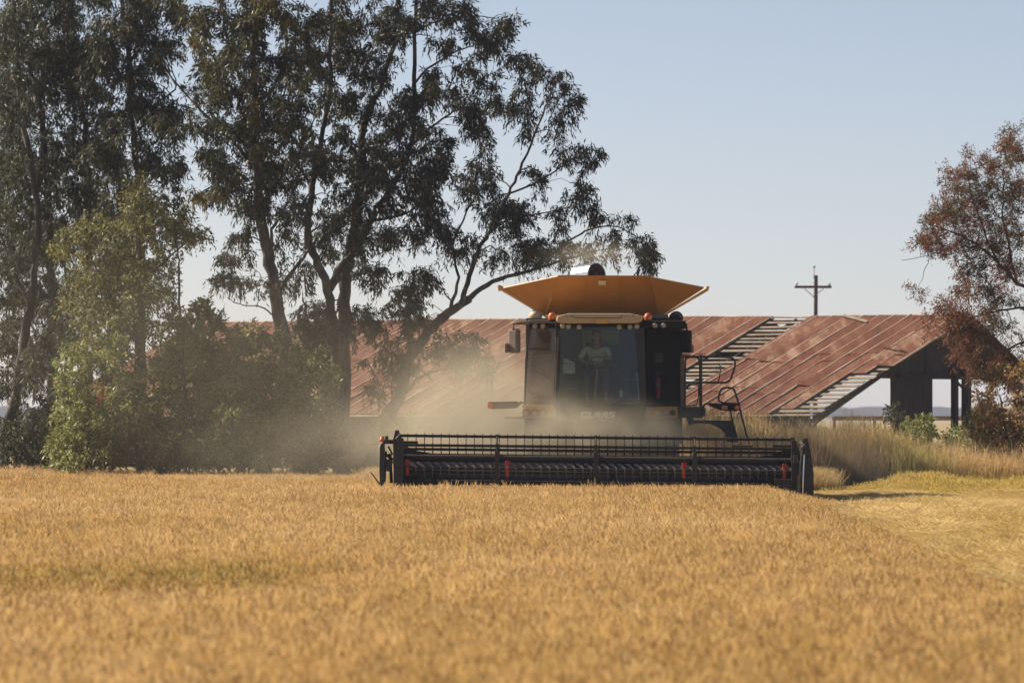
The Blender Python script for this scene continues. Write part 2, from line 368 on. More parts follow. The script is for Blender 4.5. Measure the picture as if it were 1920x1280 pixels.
# body behind the cab and main hull
mb = MB()
mb.bb(*rect(986, 596, 1279, 762, 138.3, 141.8))
mb.bb(*rect(1000, 762, 1262, 840, 138.7, 145.5))
mb.bb((P(1000, 0, 142).x, 141.8, 1.5), (P(1268, 0, 142).x, 146.6, 3.9))
cbuild(mb, 'body', 'black2', bevel=0.03)
mb = MB(); mb.bb((P(1000, 0, 142).x + 0.1, 146.6, 1.0), (P(1268, 0, 142).x - 0.1, 148.0, 3.0))
cbuild(mb, 'straw_hood', 'yellow', bevel=0.05)

# grain tank flaps
def grain_tank():
    Yb, Yr = 138.9, 141.9
    bl, br = P(1023, 590, Yb), P(1237, 592, Yb)
    tl, tr = P(1046, 518, 138.1), P(1217, 519, 138.1)
    ol, orr = P(944, 540, 138.95), P(1319, 539, 138.95)
    oL, oR = P(936, 538, 139.1), P(1327, 540, 139.1)
    f = MB(); f.slab([bl, br, tr, tl], 0.03)
    fr = cbuild(f, 'tank_front_flap', 'yellow')
    f = MB(); f.tube([tl + Vector((0, -.01, .01)), tr + Vector((0, -.01, .01))], 0.018, 6)
    f.tube([bl.lerp(tl, .02), bl.lerp(tl, .98)], 0.012, 5); f.tube([br.lerp(tr, .02), br.lerp(tr, .98)], 0.012, 5)
    for t in (0.32, 0.68):
        f.tube([bl.lerp(br, t) - Vector((0, .02, 0)), tl.lerp(tr, t) - Vector((0, .02, 0))], 0.006, 5)
    cbuild(f, 'flap_rim', 'yellow', fr)
    d = MB(); c = P(1129, 529, 138.17); n = (br - bl).cross(tl - bl).normalized(); ux = (br - bl).normalized(); uy = n.cross(ux)
    if n.y > 0: n = -n
    d.slab([c + ux * a * .08 + uy * b * .065 + n * 0.025 for a, b in ((-1, -1), (1, -1), (1, 1), (-1, 1))], 0.012)
    cbuild(d, 'decal', 'decal', fr)
    for s, (b_, t_, o_, O_) in enumerate(((bl, tl, ol, oL), (br, tr, orr, oR))):
        f = MB(); f.slab([b_, t_, o_], 0.025)
        gp = cbuild(f, 'tank_corner_gusset', 'yellow')
        f = MB(); f.tube([t_, o_], 0.016, 6); f.tube([b_, b_.lerp(t_, .45)], 0.014, 5); cbuild(f, 'gusset_rim', 'yellow_dusty_lit', gp)
        back_b = Vector((b_.x, Yr, b_.z)); back_O = Vector((O_.x, Yr + .2, O_.z))
        f = MB(); f.slab([b_ + Vector((0, .12, 0)), O_, back_O, back_b], 0.05)
        sf = cbuild(f, 'tank_side_flap', 'yellow')
        f = MB(); sx = 1 if s else -1
        f.tube([O_ + Vector((0, -.06, .01)), back_O], 0.035, 8); f.tube([b_ + Vector((sx * .06, .05, 0)), O_ + Vector((0, -.03, -.01))], 0.026, 6)
        cbuild(f, 'flap_rim', 'yellow_dusty_lit', sf)
    f = MB(); a, b = Vector((bl.x, Yr, bl.z)), Vector((br.x, Yr, br.z)); c2, d2 = Vector((tr.x, Yr + .8, tr.z)), Vector((tl.x, Yr + .8, tl.z))
    f.slab([a, b, c2, d2], 0.03); cbuild(f, 'tank_rear_flap', 'yellow')
grain_tank()
# filling auger outlet above the tank: open tube, its mouth dark
mb = MB(); c = P(1112, 516, 139.6); ax = Vector((0.62, -0.72, 0.08)).normalized()
n = 24; vs = []; b1 = ax.cross(Vector((0, 0, 1))).normalized(); b2 = b1.cross(ax)
for (o, r) in ((-.45, .27), (.12, .27), (.12, .25), (-.40, .25)):
    for k in range(n):
        t = 2 * math.pi * k / n; vs.append(c + ax * o + (b1 * math.cos(t) + b2 * math.sin(t)) * r)
mb.add(vs, [(j * n + k, j * n + (k + 1) % n, (j + 1) * n + (k + 1) % n, (j + 1) * n + k) for j in range(3) for k in range(n)] + [tuple(range(n))])
fa = cbuild(mb, 'filling_auger_tube', 'chrome', smooth=False)
mb = MB(); mb.disc(c - ax * .2, ax, 0.245, 0.03); mb.tube([c - ax * .2, c + ax * .12], 0.05, 8)
for k in range(5):
    t = k * 1.25; mb.box(c - ax * (.12 - .04 * k) + (b1 * math.cos(t) + b2 * math.sin(t)) * .12, (.03, .02, .22), (0, t, 0))
cbuild(mb, 'auger_flight', 'black', fa)

# cab shell: pillars, floor, rear wall, ceiling
cabL, cabR = 1046, 1206
mb = MB()
def pillar(pts, Y, w, d):
    for (a, b) in zip(pts[:-1], pts[1:]):
        A, B = P(*a, Y), P(*b, Y)
        mb.slab([A + Vector((-w, 0, 0)), A + Vector((w, 0, 0)), B + Vector((w, 0, 0)), B + Vector((-w, 0, 0))], d)
A = P(1047, 613, 136.5)
def post(p0, p1, r, Y0=136.55, Y1=136.55, m=None):
    (m or mb).tube([P(*p0, Y0), P(*p1, Y1)], r, 6)
mb = MB(); mb.slab([P(1041, 612, 136.5), P(1050, 612, 136.5), P(1047, 757, 136.5), P(1038, 757, 136.5)], -0.12); cbuild(mb, 'cab_pillar', 'black', bevel=0.015)
mb = MB(); mb.slab([P(1189, 612, 136.5), P(1207, 612, 136.5), P(1212, 760, 136.5), P(1200, 760, 136.5)], -0.12); cbuild(mb, 'cab_pillar', 'black', bevel=0.015)
mb = MB(); mb.bb((P(1041, 0, 138).x, 138.15, 2.0), (P(1050, 0, 138).x, 138.3, 3.85)); cbuild(mb, 'cab_pillar', 'black', bevel=0.015)
mb = MB(); mb.bb((P(1200, 0, 138).x, 138.15, 2.0), (P(1210, 0, 138).x, 138.3, 3.85)); cbuild(mb, 'cab_pillar', 'black', bevel=0.015)
mb = MB(); mb.bb(*rect(1040, 757, 1210, 764, 136.5, 138.28)); cbuild(mb, 'cab_floor', 'interior')
mb = MB(); mb.bb(*rect(1049, 610, 1203, 757, 138.16, 138.28)); cbuild(mb, 'cab_rear_wall', 'interior')
mb = MB(); mb.bb(*rect(1127, 619, 1161, 645, 138.08, 138.15)); cbuild(mb, 'rear_blind', 'blind')
mb = MB(); mb.bb(*rect(1092, 619, 1110, 650, 138.10, 138.15)); cbuild(mb, 'rear_blind', 'blind')
# curved windscreen
mb = MB(); nseg = 10; vs = []
for j, (py, l, r) in enumerate(((613, 1049, 1190), (757, 1046, 1201))):
    for i in range(nseg + 1):
        t = i / nseg; bow = -0.22 * (1 - (2 * t - 1) ** 2)
        p = P(l + (r - l) * t, py, 136.5); vs.append((p.x, 136.5 + bow, p.z))
mb.add(vs, [(i, i + 1, nseg + 2 + i, nseg + 1 + i) for i in range(nseg)])
ws = cbuild(mb, 'windscreen', 'glass', smooth=True)
mb = MB(); mb.tube([P(1140, 758, 136.2), P(1165, 752, 136.24), P(1195, 750, 136.34)], 0.012, 5); mb.tube([P(1142, 757, 136.22), P(1080, 744, 136.2)], 0.008, 5)
cbuild(mb, 'wiper', 'black')
for l, r, nme in ((1043, 1049, 'side_window'), (1205, 1209, 'side_window')):
    mb = MB(); x = P((l + r) / 2, 0, 137).x
    mb.bb((x - .008, 136.65, P(0, 752, 137).z), (x + .008, 138.1, P(0, 615, 137).z)); cbuild(mb, nme, 'glass')
# cab roof cap with rounded front
mb = MB(); a = P(1040, 0, 136.1).x; b = P(1208, 0, 136.1).x
zt, zb = P(0, 587.5, 136.1).z, P(0, 606, 136.1).z
prof = [(a + .03, zb + .1), (a + .06, zb + .03), (a + .16, zb), (b - .16, zb), (b - .06, zb + .03), (b - .02, zb + .1), (b - .06, zt - .05), (b - .3, zt), (a + .3, zt), (a + .07, zt - .05)]
mb.prism(prof, 136.05, 138.4)
cr = cbuild(mb, 'cab_roof', 'roofcap', bevel=0.04)
mb = MB(); p0, p1 = P(1116, 598, 136), P(1140, 606, 136)
mb.prism([(p0.x, p1.z - .005), (p1.x, p1.z - .005), (p1.x - .03, p0.z), (p0.x + .03, p0.z)], 136.0, 136.06); cbuild(mb, 'roof_handle', 'yellow_dusty_lit', cr)
mb = MB()
for a_, b_ in (((1068, 592), (1082, 596)), ((1082, 596), (1165, 596)), ((1165, 596), (1166, 590)), ((1060, 589), (1064, 594)), ((1190, 589), (1185, 594))):
    mb.tube([P(*a_, 136.045), P(*b_, 136.045)], 0.006, 4)
cbuild(mb, 'roof_joint', 'black2', cr)
mb = MB(); mb.bb(*rect(1041, 606, 1207, 613.5, 136.35, 138.3)); lb = cbuild(mb, 'cab_header_panel', 'black2', bevel=0.01)
mb = MB(); mb.bb(*rect(990, 599, 1045, 606, 136.9, 138.4)); cbuild(mb, 'side_roof', 'greydust', bevel=0.02)
mb = MB(); mb.bb(*rect(990, 606.5, 1043, 615, 137.0, 138.3)); cbuild(mb, 'side_lamp_bar', 'black2', bevel=0.01)
mb = MB(); mb.bb(*rect(1208, 601, 1286, 616, 136.9, 138.4)); cbuild(mb, 'side_lamp_bar', 'black2', bevel=0.02)
for (x, y, Y, r) in ((1055, 611, 136.33, 5), (1066, 612, 136.33, 5), (1086, 613, 136.33, 5), (1161, 613, 136.33, 5), (1181, 613, 136.33, 5), (1194, 612, 136.33, 5),
                     (1003, 611, 136.98, 5), (1018, 611, 136.98, 5), (1228, 610, 136.88, 5), (1244, 610, 136.88, 5)):
    mb = MB(); mb.disc(P(x, y, Y), (0, -1, 0), r / 88, 0.05, 16, 0.012); cbuild(mb, 'work_light', 'lamp', smooth=False)
for x, y in ((1035, 594), (1215, 595)):
    c = P(x, y, 136.7); mb = MB(); mb.ball(c, .085, .085, .10, 16, 8, -0.6); bc = cbuild(mb, 'beacon', 'amber', smooth=True)
    mb = MB(); mb.disc(c - Vector((0, 0, .075)), (0, 0, 1), .075, .05); cbuild(mb, 'beacon_base', 'black2', bc)
mb = MB(); mb.ball(P(1004, 592, 138.7), .15, .2, .13, 16, 8); cbuild(mb, 'tank_corner_cap', 'roofcap', smooth=True)
mb = MB(); c = P(1268, 596, 138.8); mb.tube([c + Vector((0, -.12, -.02)), c + Vector((0, -.08, 0)), c + Vector((0, .5, 0))], [.09, .15, .15], 18); cbuild(mb, 'air_intake', 'black')
mb = MB(); c = P(1240, 592, 138.7); mb.bb((c.x - .2, c.y - .1, c.z - .1), (c.x + .15, c.y + .2, c.z + .03)); cbuild(mb, 'intake_duct', 'greydust', bevel=.02)

# mirrors
def mirror(cx, cy, w, h, Y, arm, small):
    mb = MB(); c_ = P(cx, cy, Y + .1); wm = w / 88; hm_ = h / 88
    mb.box(c_, (wm * 1.02, .15, hm_), (0, 0, R(-38)))
    m = cbuild(mb, 'mirror', 'greydust' if cx < 1100 else 'black2', bevel=0.05)
    mb = MB(); mb.tube([P(*p, Y + .05) for p in arm], 0.022, 7); cbuild(mb, 'mirror_arm', 'greydust' if cx < 1100 else 'black2', m)
    mb = MB(); a, b = rect(*small, Y + .04, Y + .16); mb.bb(a, b); cbuild(mb, 'side_mirror', 'greydust', m, bevel=0.03)
mirror(964.5, 639, 23, 46, 136.6, [(992, 603), (975, 604), (962, 607), (962, 618)], (946, 643, 954, 661))
mirror(1285, 640, 25, 43, 136.9, [(1268, 606), (1287, 607), (1288, 620)], (1293, 647, 1301, 661))
mb = MB(); mb.bb(*rect(961, 604.5, 992, 608.5, 136.72, 136.9)); cbuild(mb, 'mirror_bracket', 'greydust', bevel=0.01)

# left side panel with door frame, grab rails
mb = MB(); mb.slab([P(993, 615, 137.3), P(1042, 615, 137.0), P(1040, 757, 137.0), P(984, 757, 137.3)], -0.05)
sp = cbuild(mb, 'left_side_window', 'glass_brown')
mb = MB(); mb.slab([P(990, 616, 138.2), P(1042, 616, 138.2), P(1040, 757, 138.2), P(984, 757, 138.2)], -0.05); cbuild(mb, 'side_grille', 'sidepanel')
mb = MB()
for pts in ([(994, 615), (988, 655), (984, 757)], [(988, 654), (1041, 654)], [(1041, 615), (1038, 757)]): mb.tube([P(*p, 137.1) for p in pts], 0.02, 6)
cbuild(mb, 'side_window_frame', 'black', bevel=0)
mb = MB()
mb.tube([P(*p, 137.0) for p in [(1037, 660), (1002, 659), (996, 663), (995, 690), (990, 728), (993, 736), (1035, 749), (1037, 742), (1040, 665), (1037, 660)]], 0.012, 6)
mb.tube([P(*p, 137.0) for p in [(996, 689), (1034, 712)]], 0.012, 6)
cbuild(mb, 'door_rail', 'greydust')
for x0, x1 in ((985.5, 983), (1042, 1041), (1046.5, 1040)):
    mb = MB(); mb.tube([P(x0, 668 if x0 < 1000 else 632, 136.45), P(x1, 755, 136.45)], 0.012, 6); cbuild(mb, 'grab_rail', 'greydust')
# right side: black panel, recess and extinguisher
mb = MB(); mb.bb(*rect(1210, 614, 1275, 762, 137.6, 138.3))
rp = cbuild(mb, 'right_side_panel', 'black2', bevel=0.02)
mb = MB(); mb.bb(*rect(1228, 661, 1243, 680, 137.57, 137.62)); cbuild(mb, 'panel_vent', 'black', rp)
mb = MB(); mb.bb(*rect(1276, 669, 1283, 762, 137.6, 137.75)); cbuild(mb, 'panel_edge_strip', 'greydust', rp)
c = P(1233, 722, 137.45)
mb = MB(); mb.tube([c + Vector((0, 0, z)) for z in (-.28, -.26, .12, .17, .19)], [.05, .062, .062, .04, .02], 14)
M['shaded_red'] = surf('shaded_red_enamel', [(0.3, (0.10, 0.012, 0.01)), (0.7, (0.16, 0.02, 0.015))], 9, 0.5)  # red darkened: the shade of the recess is put into the colour
ex = cbuild(mb, 'fire_extinguisher', 'shaded_red', smooth=False)
mb = MB(); mb.tube([c + Vector((0, 0, .2)), c + Vector((0, 0, .27))], .02, 8); mb.box(c + Vector((.03, -.02, .28)), (.11, .03, .02)); mb.tube([c + Vector((-.02, -.03, .26)), c + Vector((-.09, -.05, .15)), c + Vector((-.085, -.06, -.1))], .011, 6)
cbuild(mb, 'extinguisher_valve', 'black', ex)
mb = MB(); mb.tube([c + Vector((0, 0, z)) for z in (-.04, .06)], .064, 14); cbuild(mb, 'extinguisher_label', 'sidepanel', ex)
mb = MB(); mb.slab([P(1193, 698, 136.75), P(1197, 698, 136.75), P(1201, 750, 136.75), P(1197, 752, 136.75)], -0.02); cbuild(mb, 'door_edge_reflection', 'console')  # pale strip stands in for the reflection on the lit door edge

# front lamp panels, badge panel
mb = MB(); mb.prism([(P(px, 0, 136.7).x, P(0, py, 136.7).z) for px, py in ((979, 758.5), (1040, 760), (1046, 782), (979, 781))], 136.7, 137.6)
lp = cbuild(mb, 'left_lamp_panel', 'yellow_dusty_lit', bevel=0.02)  # dust and sunlight are both in its paint; the right panel is darker
for x in (986.5, 1002, 1017.5):
    mb = MB(); mb.disc(P(x, 774, 136.69), (0, -1, 0), 6.2 / 88, 0.05, 18, 0.012); h = cbuild(mb, 'headlight', 'lamp2')
    h.parent = lp; h.location = -lp.location
    mb = MB(); mb.tube([P(x, 774, 136.69) + Vector((math.cos(t) * .078, -.02, math.sin(t) * .078)) for t in [k * math.pi / 9 for k in range(19)]], .009, 5); cbuild(mb, 'headlight_bezel', 'greydust', lp)
mb = MB(); mb.prism([(P(px, 0, 136.7).x, P(0, py, 136.7).z) for px, py in ((1212, 762.5), (1270, 762), (1271, 783), (1207, 785))], 136.7, 137.6)
rpn = cbuild(mb, 'right_lamp_panel', 'yellow', bevel=0.02)
for x, mt in ((1233, 'lamp2'), (1247.5, 'lamp'), (1261, 'black2')):
    mb = MB(); mb.disc(P(x, 774, 136.69), (0, -1, 0), 5.5 / 88, 0.05, 18, 0.012); cbuild(mb, 'headlight', mt, rpn)
mb = MB(); mb.slab([P(1046, 762, 136.45), P(1208, 762, 136.45), P(1206, 790, 136.6), P(1048, 790, 136.6)], -0.5)
fp = cbuild(mb, 'front_badge_panel', 'black2', bevel=0.02)
# badge letters as block shapes on a 5 x 7 grid, slanted a little
def letters():
    glyph = {
        'C': [[(0, 1.5), (.8, 0), (5, 0), (5, 2.3), (3.2, 2.3), (3.2, 1.9), (2.0, 1.9), (2.0, 5.1), (3.2, 5.1), (3.2, 4.6), (5, 4.6), (5, 7), (.8, 7), (0, 5.5)]],
        'L': [[(0, 0), (4.2, 0), (4.2, 1.9), (2.0, 1.9), (2.0, 7), (0, 7)]],
        'A': [[(0, 0), (1.7, 0), (1.7, 1.8), (3.3, 1.8), (3.3, 0), (5, 0), (5, 7), (1.6, 7), (0, 5.2)]],
        'S': [[(0, 0), (4.3, 0), (5, .9), (5, 3.8), (4.4, 4.4), (2.0, 4.4), (2.0, 5.2), (5, 5.2), (5, 7), (.7, 7), (0, 6.2), (0, 3.3), (.7, 2.7), (3.0, 2.7), (3.0, 1.8), (0, 1.8)]]}
    x = 0.0; mbl = MB(); s = 0.0195; o = P(1088, 783.5, 136.44)
    for ch in 'CLAAS':
        for poly in glyph[ch]:
            pts = []
            for (gx, gz) in poly:
                X = (x + gx + gz * .12) * s * 1.43; Z = gz * s
                pts.append((o.x + X, 136.40 + (1 - gz / 7) * 0.045, o.z + Z))
            n = len(pts)
            mbl.add(pts + [(a, b + .03, c_) for a, b, c_ in pts], [tuple(range(n)), tuple(range(2 * n - 1, n - 1, -1))] + [(i, n + i, n + (i + 1) % n, (i + 1) % n) for i in range(n)])
        x += 5.5 if ch != 'L' else 4.6
    return cbuild(mbl, 'badge_lettering', 'white', fp)
letters()
# marker arms
mb = MB(); mb.prism([(P(px, 0, 136.4).x, P(0, py, 136.4).z) for px, py in ((914, 755), (918, 753), (968, 752), (979, 756), (968, 765), (925, 767), (914, 765))], 136.4, 136.5)
ma = cbuild(mb, 'marker_arm', 'greydust', bevel=0.01)
mb = MB(); mb.disc(P(920, 760, 136.39), (0, -1, 0), .062, .04, 16, .01); cbuild(mb, 'marker_lamp', 'amber', ma)
mb = MB(); mb.tube([P(975, 753, 136.5), P(983, 756, 136.7), P(986, 764, 136.9)], .014, 6); cbuild(mb, 'arm_link', 'black2', ma)
mb = MB(); mb.bb(*rect(946, 781.5, 984, 784.5, 136.8, 136.88)); cbuild(mb, 'side_step_rod', 'greydust')
mb = MB(); mb.prism([(P(px, 0, 136.2).x, P(0, py, 136.2).z) for px, py in ((1326, 755), (1350, 756), (1386, 759), (1388, 768), (1380, 771), (1352, 769), (1330, 761))], 136.2, 136.3)
ma = cbuild(mb, 'marker_arm', 'black2', bevel=0.01)
mb = MB(); mb.bb(*rect(1353, 760, 1364, 767, 136.17, 136.2)); cbuild(mb, 'reflector', 'yellow', ma)
mb = MB(); mb.disc(P(1382, 764, 136.18), (0, -1, 0), .05, .04, 16, .01); cbuild(mb, 'marker_lamp', 'amber', ma)
mb = MB(); mb.tube([P(1317, 771, 136.4), P(1319, 762, 136.35), P(1322, 757, 136.3), P(1330, 756.5, 136.25)], .02, 7); cbuild(mb, 'arm_link', 'black2', ma)

# platform, railings, ladder on the right
YP = 136.9
mb = MB(); mb.bb(*rect(1271, 762, 1318, 783, YP, YP + 1.2)); mb.bb(*rect(1316, 764, 1323, 780, YP - .05, YP + .6)); pf = cbuild(mb, 'platform', 'black', bevel=0.02)
def smooth_poly(pts, it=2):
    for _ in range(it):
        q = [pts[0]]
        for a, b in zip(pts[:-1], pts[1:]):
            q += [(a[0] * .75 + b[0] * .25, a[1] * .75 + b[1] * .25), (a[0] * .25 + b[0] * .75, a[1] * .25 + b[1] * .75)]
        q.append(pts[-1]); pts = q
    return pts
mb = MB()
mb.tube([P(*p, YP) for p in smooth_poly([(1276, 668), (1330, 668.5), (1366, 669.5), (1377, 672), (1379, 684), (1373, 704), (1366, 717), (1350, 717), (1283, 716.5)])], .021, 8)
mb.tube([P(*p, YP) for p in smooth_poly([(1315, 682), (1340, 682.5), (1350, 683), (1351.5, 692), (1347, 716)])], .014, 6)
mb.tube([P(1314.5, 665, YP), P(1314.5, 767, YP)], .028, 8)
cbuild(mb, 'railing', 'black', pf)
mb = MB()
mb.tube([P(*p, YP + .04) for p in smooth_poly([(1284.5, 766), (1284.5, 680), (1286, 670), (1294, 669), (1306, 669), (1311, 673), (1312.5, 684), (1312.5, 766)])], .02, 8)
mb.tube([P(*p, YP + .04) for p in smooth_poly([(1285, 716), (1304, 716), (1310, 718), (1309.5, 748), (1306, 759), (1298, 760), (1284, 760)])], .013, 6)
cbuild(mb, 'gate', 'black', pf)
mb = MB()
mb.tube([P(*p, YP - .1) for p in smooth_poly([(1388, 757), (1350, 755), (1346.5, 747), (1351, 730), (1358, 726.5), (1372, 726.5), (1379, 733), (1402, 824)])], .021, 8)
mb.tube([P(1369, 770, YP), P(1383, 826, YP)], .02, 7)
ld = cbuild(mb, 'ladder_handrail', 'black')
mb = MB()
mb.prism([(P(px, 0, YP).x, P(0, py, YP).z) for px, py in ((1290, 787), (1372, 788), (1377, 795), (1384, 828), (1364, 828), (1360, 812), (1350, 802), (1335, 795), (1312, 793), (1299, 795), (1293, 797))], YP, YP + .5)
mb.bb(*rect(1288, 782, 1300, 788, YP + .1, YP + .4))
cbuild(mb, 'ladder_bracket', 'black', bevel=.01)
for k in range(4):
    mb = MB(); z = 1.25 - k * .3; x = P(1378, 0, YP).x + k * .06; mb.bb((x - .05, YP, z - .02), (x + .38, YP + .3, z + .02)); cbuild(mb, 'ladder_step', 'black', ld)

# wheels
def wheel(cx, Y, z, r, w, name='front_wheel'):
    mb = MB(); c = Vector((cx, Y, z)); n = 40
    prof = [(-w / 2, r * .58), (-w / 2, r * .85), (-w * .42, r * .97), (0, r), (w * .42, r * .97), (w / 2, r * .85), (w / 2, r * .58)]
    vs = [(cx + a, Y + b * math.cos(2 * math.pi * k / n), z + b * math.sin(2 * math.pi * k / n)) for a, b in prof for k in range(n)]
    fs = [(j * n + k, j * n + (k + 1) % n, (j + 1) * n + (k + 1) % n, (j + 1) * n + k) for j in range(6) for k in range(n)]
    mb.add(vs, fs)
    for k in range(22):
        for s in (-1, 1):
            t = 2 * math.pi * (k + (.25 if s > 0 else -.25)) / 22
            m = Euler((t - math.pi / 2, 0, 0)).to_matrix() @ Euler((0, 0, s * .5)).to_matrix()
            mb.box(c + Vector((s * w * .24, math.cos(t) * (r + .01), math.sin(t) * (r + .01))), (w * .5, .06, .07), m)
    o = cbuild(mb, name, 'tyre')
    mb = MB(); mb.tube([c + Vector((-w * .3, 0, 0)), c + Vector((w * .3, 0, 0))], r * .57, 28); cbuild(mb, 'rim', 'yellow', o)
wl, wr = P(1022, 0, 138.4).x, P(1240, 0, 138.4).x
wheel(wl, 138.6, .93, .93, .75); wheel(wr, 138.6, .93, .93, .75)
wheel(wl + .15, 144.6, .62, .62, .5, 'rear_wheel'); wheel(wr - .15, 144.6, .62, .62, .5, 'rear_wheel')
# feeder house
mb = MB(); xa, xb = P(1075, 0, 137).x, P(1195, 0, 137).x
mb.add([(xa, 135.0, .35), (xb, 135.0, .35), (xb, 135.0, 1.05), (xa, 135.0, 1.05), (xa, 138.8, 1.15), (xb, 138.8, 1.15), (xb, 138.8, 1.95), (xa, 138.8, 1.95)],
       [(0, 1, 2, 3), (4, 7, 6, 5), (0, 4, 5, 1), (3, 2, 6, 7), (0, 3, 7, 4), (1, 5, 6, 2)])
cbuild(mb, 'feeder_house', 'black2', bevel=.03)
# side skirts at the wheel arches
for x0, x1 in ((983, 1046), (1206, 1279)):
    mb = MB(); mb.bb(*rect(x0, 783, x1, 832, 137.3, 137.5)); cbuild(mb, 'wheel_arch_panel', 'sidepanel', bevel=.02)

# cab interior
mb = MB(); c = P(1119, 706, 137.55); mb.box(c + Vector((0, 0, 0)), (.52, .5, .14)); mb.box(c + Vector((0, .28, .38)), (.48, .12, .75), (R(-8), 0, 0)); mb.box(c + Vector((0, 0, -.25)), (.3, .3, .4))
mb.box(c + Vector((-.33, 0, .18)), (.09, .4, .06)); mb.box(c + Vector((.33, 0, .18)), (.09, .4, .06))
cbuild(mb, 'driver_seat', 'seat', bevel=.04)
wc = P(1120, 679, 136.95)
mb = MB(); tilt = Euler((R(42), 0, 0)).to_matrix()
mb.tube([wc + tilt @ Vector((math.cos(t) * .18, math.sin(t) * .18, 0)) for t in [k * math.pi / 12 for k in range(25)]], .014, 8, cap=False)
for t in (0.3, 2.84, 4.71): mb.tube([wc, wc + tilt @ Vector((math.cos(t) * .18, math.sin(t) * .18, 0))], .012, 6)
sw = cbuild(mb, 'steering_wheel', 'black2')
mb = MB(); mb.tube([wc, P(1119, 705, 136.85), P(1116, 738, 136.8), P(1115, 757, 136.8)], [.022, .024, .03, .04], 10); cbuild(mb, 'steering_column', 'greydust', sw)
mb = MB(); mb.bb(*rect(1056, 682, 1078, 700, 137.0, 137.5)); mb.slab([P(1057, 672, 137.1), P(1061, 672, 137.1), P(1078, 680, 137.1), P(1078, 682, 137.1), P(1057, 681, 137.1)], -.3); cbuild(mb, 'side_console', 'console', bevel=.02)
mb = MB(); mb.bb(*rect(1161, 731, 1168, 752, 136.9, 137.0)); cbuild(mb, 'bottle', 'console', bevel=.02)  # pale bottle low in the cab
for q in ((1165, 690, 1180, 757), (1055, 716, 1085, 757)):
    mb = MB(); mb.bb(*rect(*q, 137.2, 137.7)); cbuild(mb, 'lower_console', 'interior', bevel=.03)
for a_, b_ in (((1180, 712), (1194, 712)), ((1053, 728), (1085, 728))):
    mb = MB(); mb.tube([P(*a_, 136.8), P(*b_, 136.8)], .01, 5); cbuild(mb, 'guard_rail', 'greydust')

# ------------------------------------------------------------------ header (a child part group of the combine)
HXL, HXR = P(740, 0, 134).x, P(1492, 0, 134).x
HXC = (HXL + HXR) / 2
def roll(mb):
    mb.v = [(x, y, z - (x - HXC) * 0.0105) for x, y, z in mb.v]; return mb
RC_Y, RC_Z, RR = 134.05, 0.985, 0.475
def bat_pos(k): 
    t = R(-24 + 60 * k); return RC_Y - RR * math.cos(t), RC_Z + RR * math.sin(t)
mb = MB(); mb.bb((HXL, 135.15, .35), (HXR, 135.25, 1.03)); roll(mb); hd = cbuild(mb, 'header_back_wall', 'backplate')
mb = MB(); mb.bb((HXL - .05, 135.0, .93), (HXR + .05, 135.3, 1.07)); mb.bb((HXL, 134.9, 1.06), (HXR, 135.0, 1.085)); roll(mb); cbuild(mb, 'header_top_beam', 'backplate', bevel=.015)
mb = MB(); mb.bb((HXL, 133.3, .12), (HXR, 135.2, .17)); roll(mb); cbuild(mb, 'header_floor', 'black2')
mb = MB(); mb.tube([(HXL, 134.75, .5), (HXR, 134.75, .5)], .17, 20)
n = 240; turns = 14; vs = []; fs = []
for i in range(n + 1):
    t = i / n; a = turns * 2 * math.pi * (t if t < .5 else 1 - t); x = HXL + (HXR - HXL) * t
    for r in (.17, .33): vs.append((x, 134.75 + r * math.cos(a), .5 + r * math.sin(a)))
mb.add(vs, [(2 * i, 2 * i + 1, 2 * i + 3, 2 * i + 2) for i in range(n)]); roll(mb); cbuild(mb, 'header_auger', 'reel')
mb = MB(); mb.bb((HXL, 133.22, .1), (HXR, 133.3, .14))
for i in range(110):
    x = HXL + (HXR - HXL) * (i + .5) / 110; mb.add([(x - .02, 133.24, .1), (x + .02, 133.24, .1), (x, 133.1, .12), (x - .02, 133.24, .14), (x + .02, 133.24, .14)], [(0, 1, 2), (3, 2, 4), (0, 2, 3), (1, 4, 2), (0, 3, 4, 1)])
roll(mb); cbuild(mb, 'cutter_bar', 'tine')
mb = MB(); mb.tube([(HXL, RC_Y, RC_Z), (HXR, RC_Y, RC_Z)], .075, 14); roll(mb); reel = cbuild(mb, 'reel', 'reel')
NT = 48; tines_done = 0; rest = MB()
def tine_mb(mb, x, y, z, f=1.0):
    mb.tube([(x, y, z), (x, y + .015, z - .1), (x, y + .05, z - .2)], [.009 * f, .008 * f, .005 * f], 5)
    mb.box((x, y, z), (.035, .05, .05))
    mb.tube([(x, y, z + .015), (x, y - .01, z + .065)], [.006, .003], 4)
for k in (0, 1, 2, 3, 4, 5):
    by, bz = bat_pos(k)
    mb = MB(); mb.tube([(HXL + .03, by, bz), (HXR - .03, by, bz)], .021, 8)
    mb.box(((HXL + HXR) / 2, by + .01, bz - .015), (HXR - HXL - .1, .006, .05)); roll(mb)
    bt = cbuild(mb, 'reel_bat', 'reel', reel)
    for i in range(NT):
        x = HXL + .1 + (HXR - HXL - .2) * i / (NT - 1)
        if k in (0, 1) or (k == 2 and i < 4):
            m1 = MB(); tine_mb(m1, x, by, bz, 1.5 if k == 0 else 1.15); roll(m1); cbuild(m1, 'tine', 'tine' if k == 0 else 'reel', bt)  # lower front tines take the lighter steel: sunlight put into their colour
        else: tine_mb(rest, x, by, bz)
by, bz = bat_pos(0)
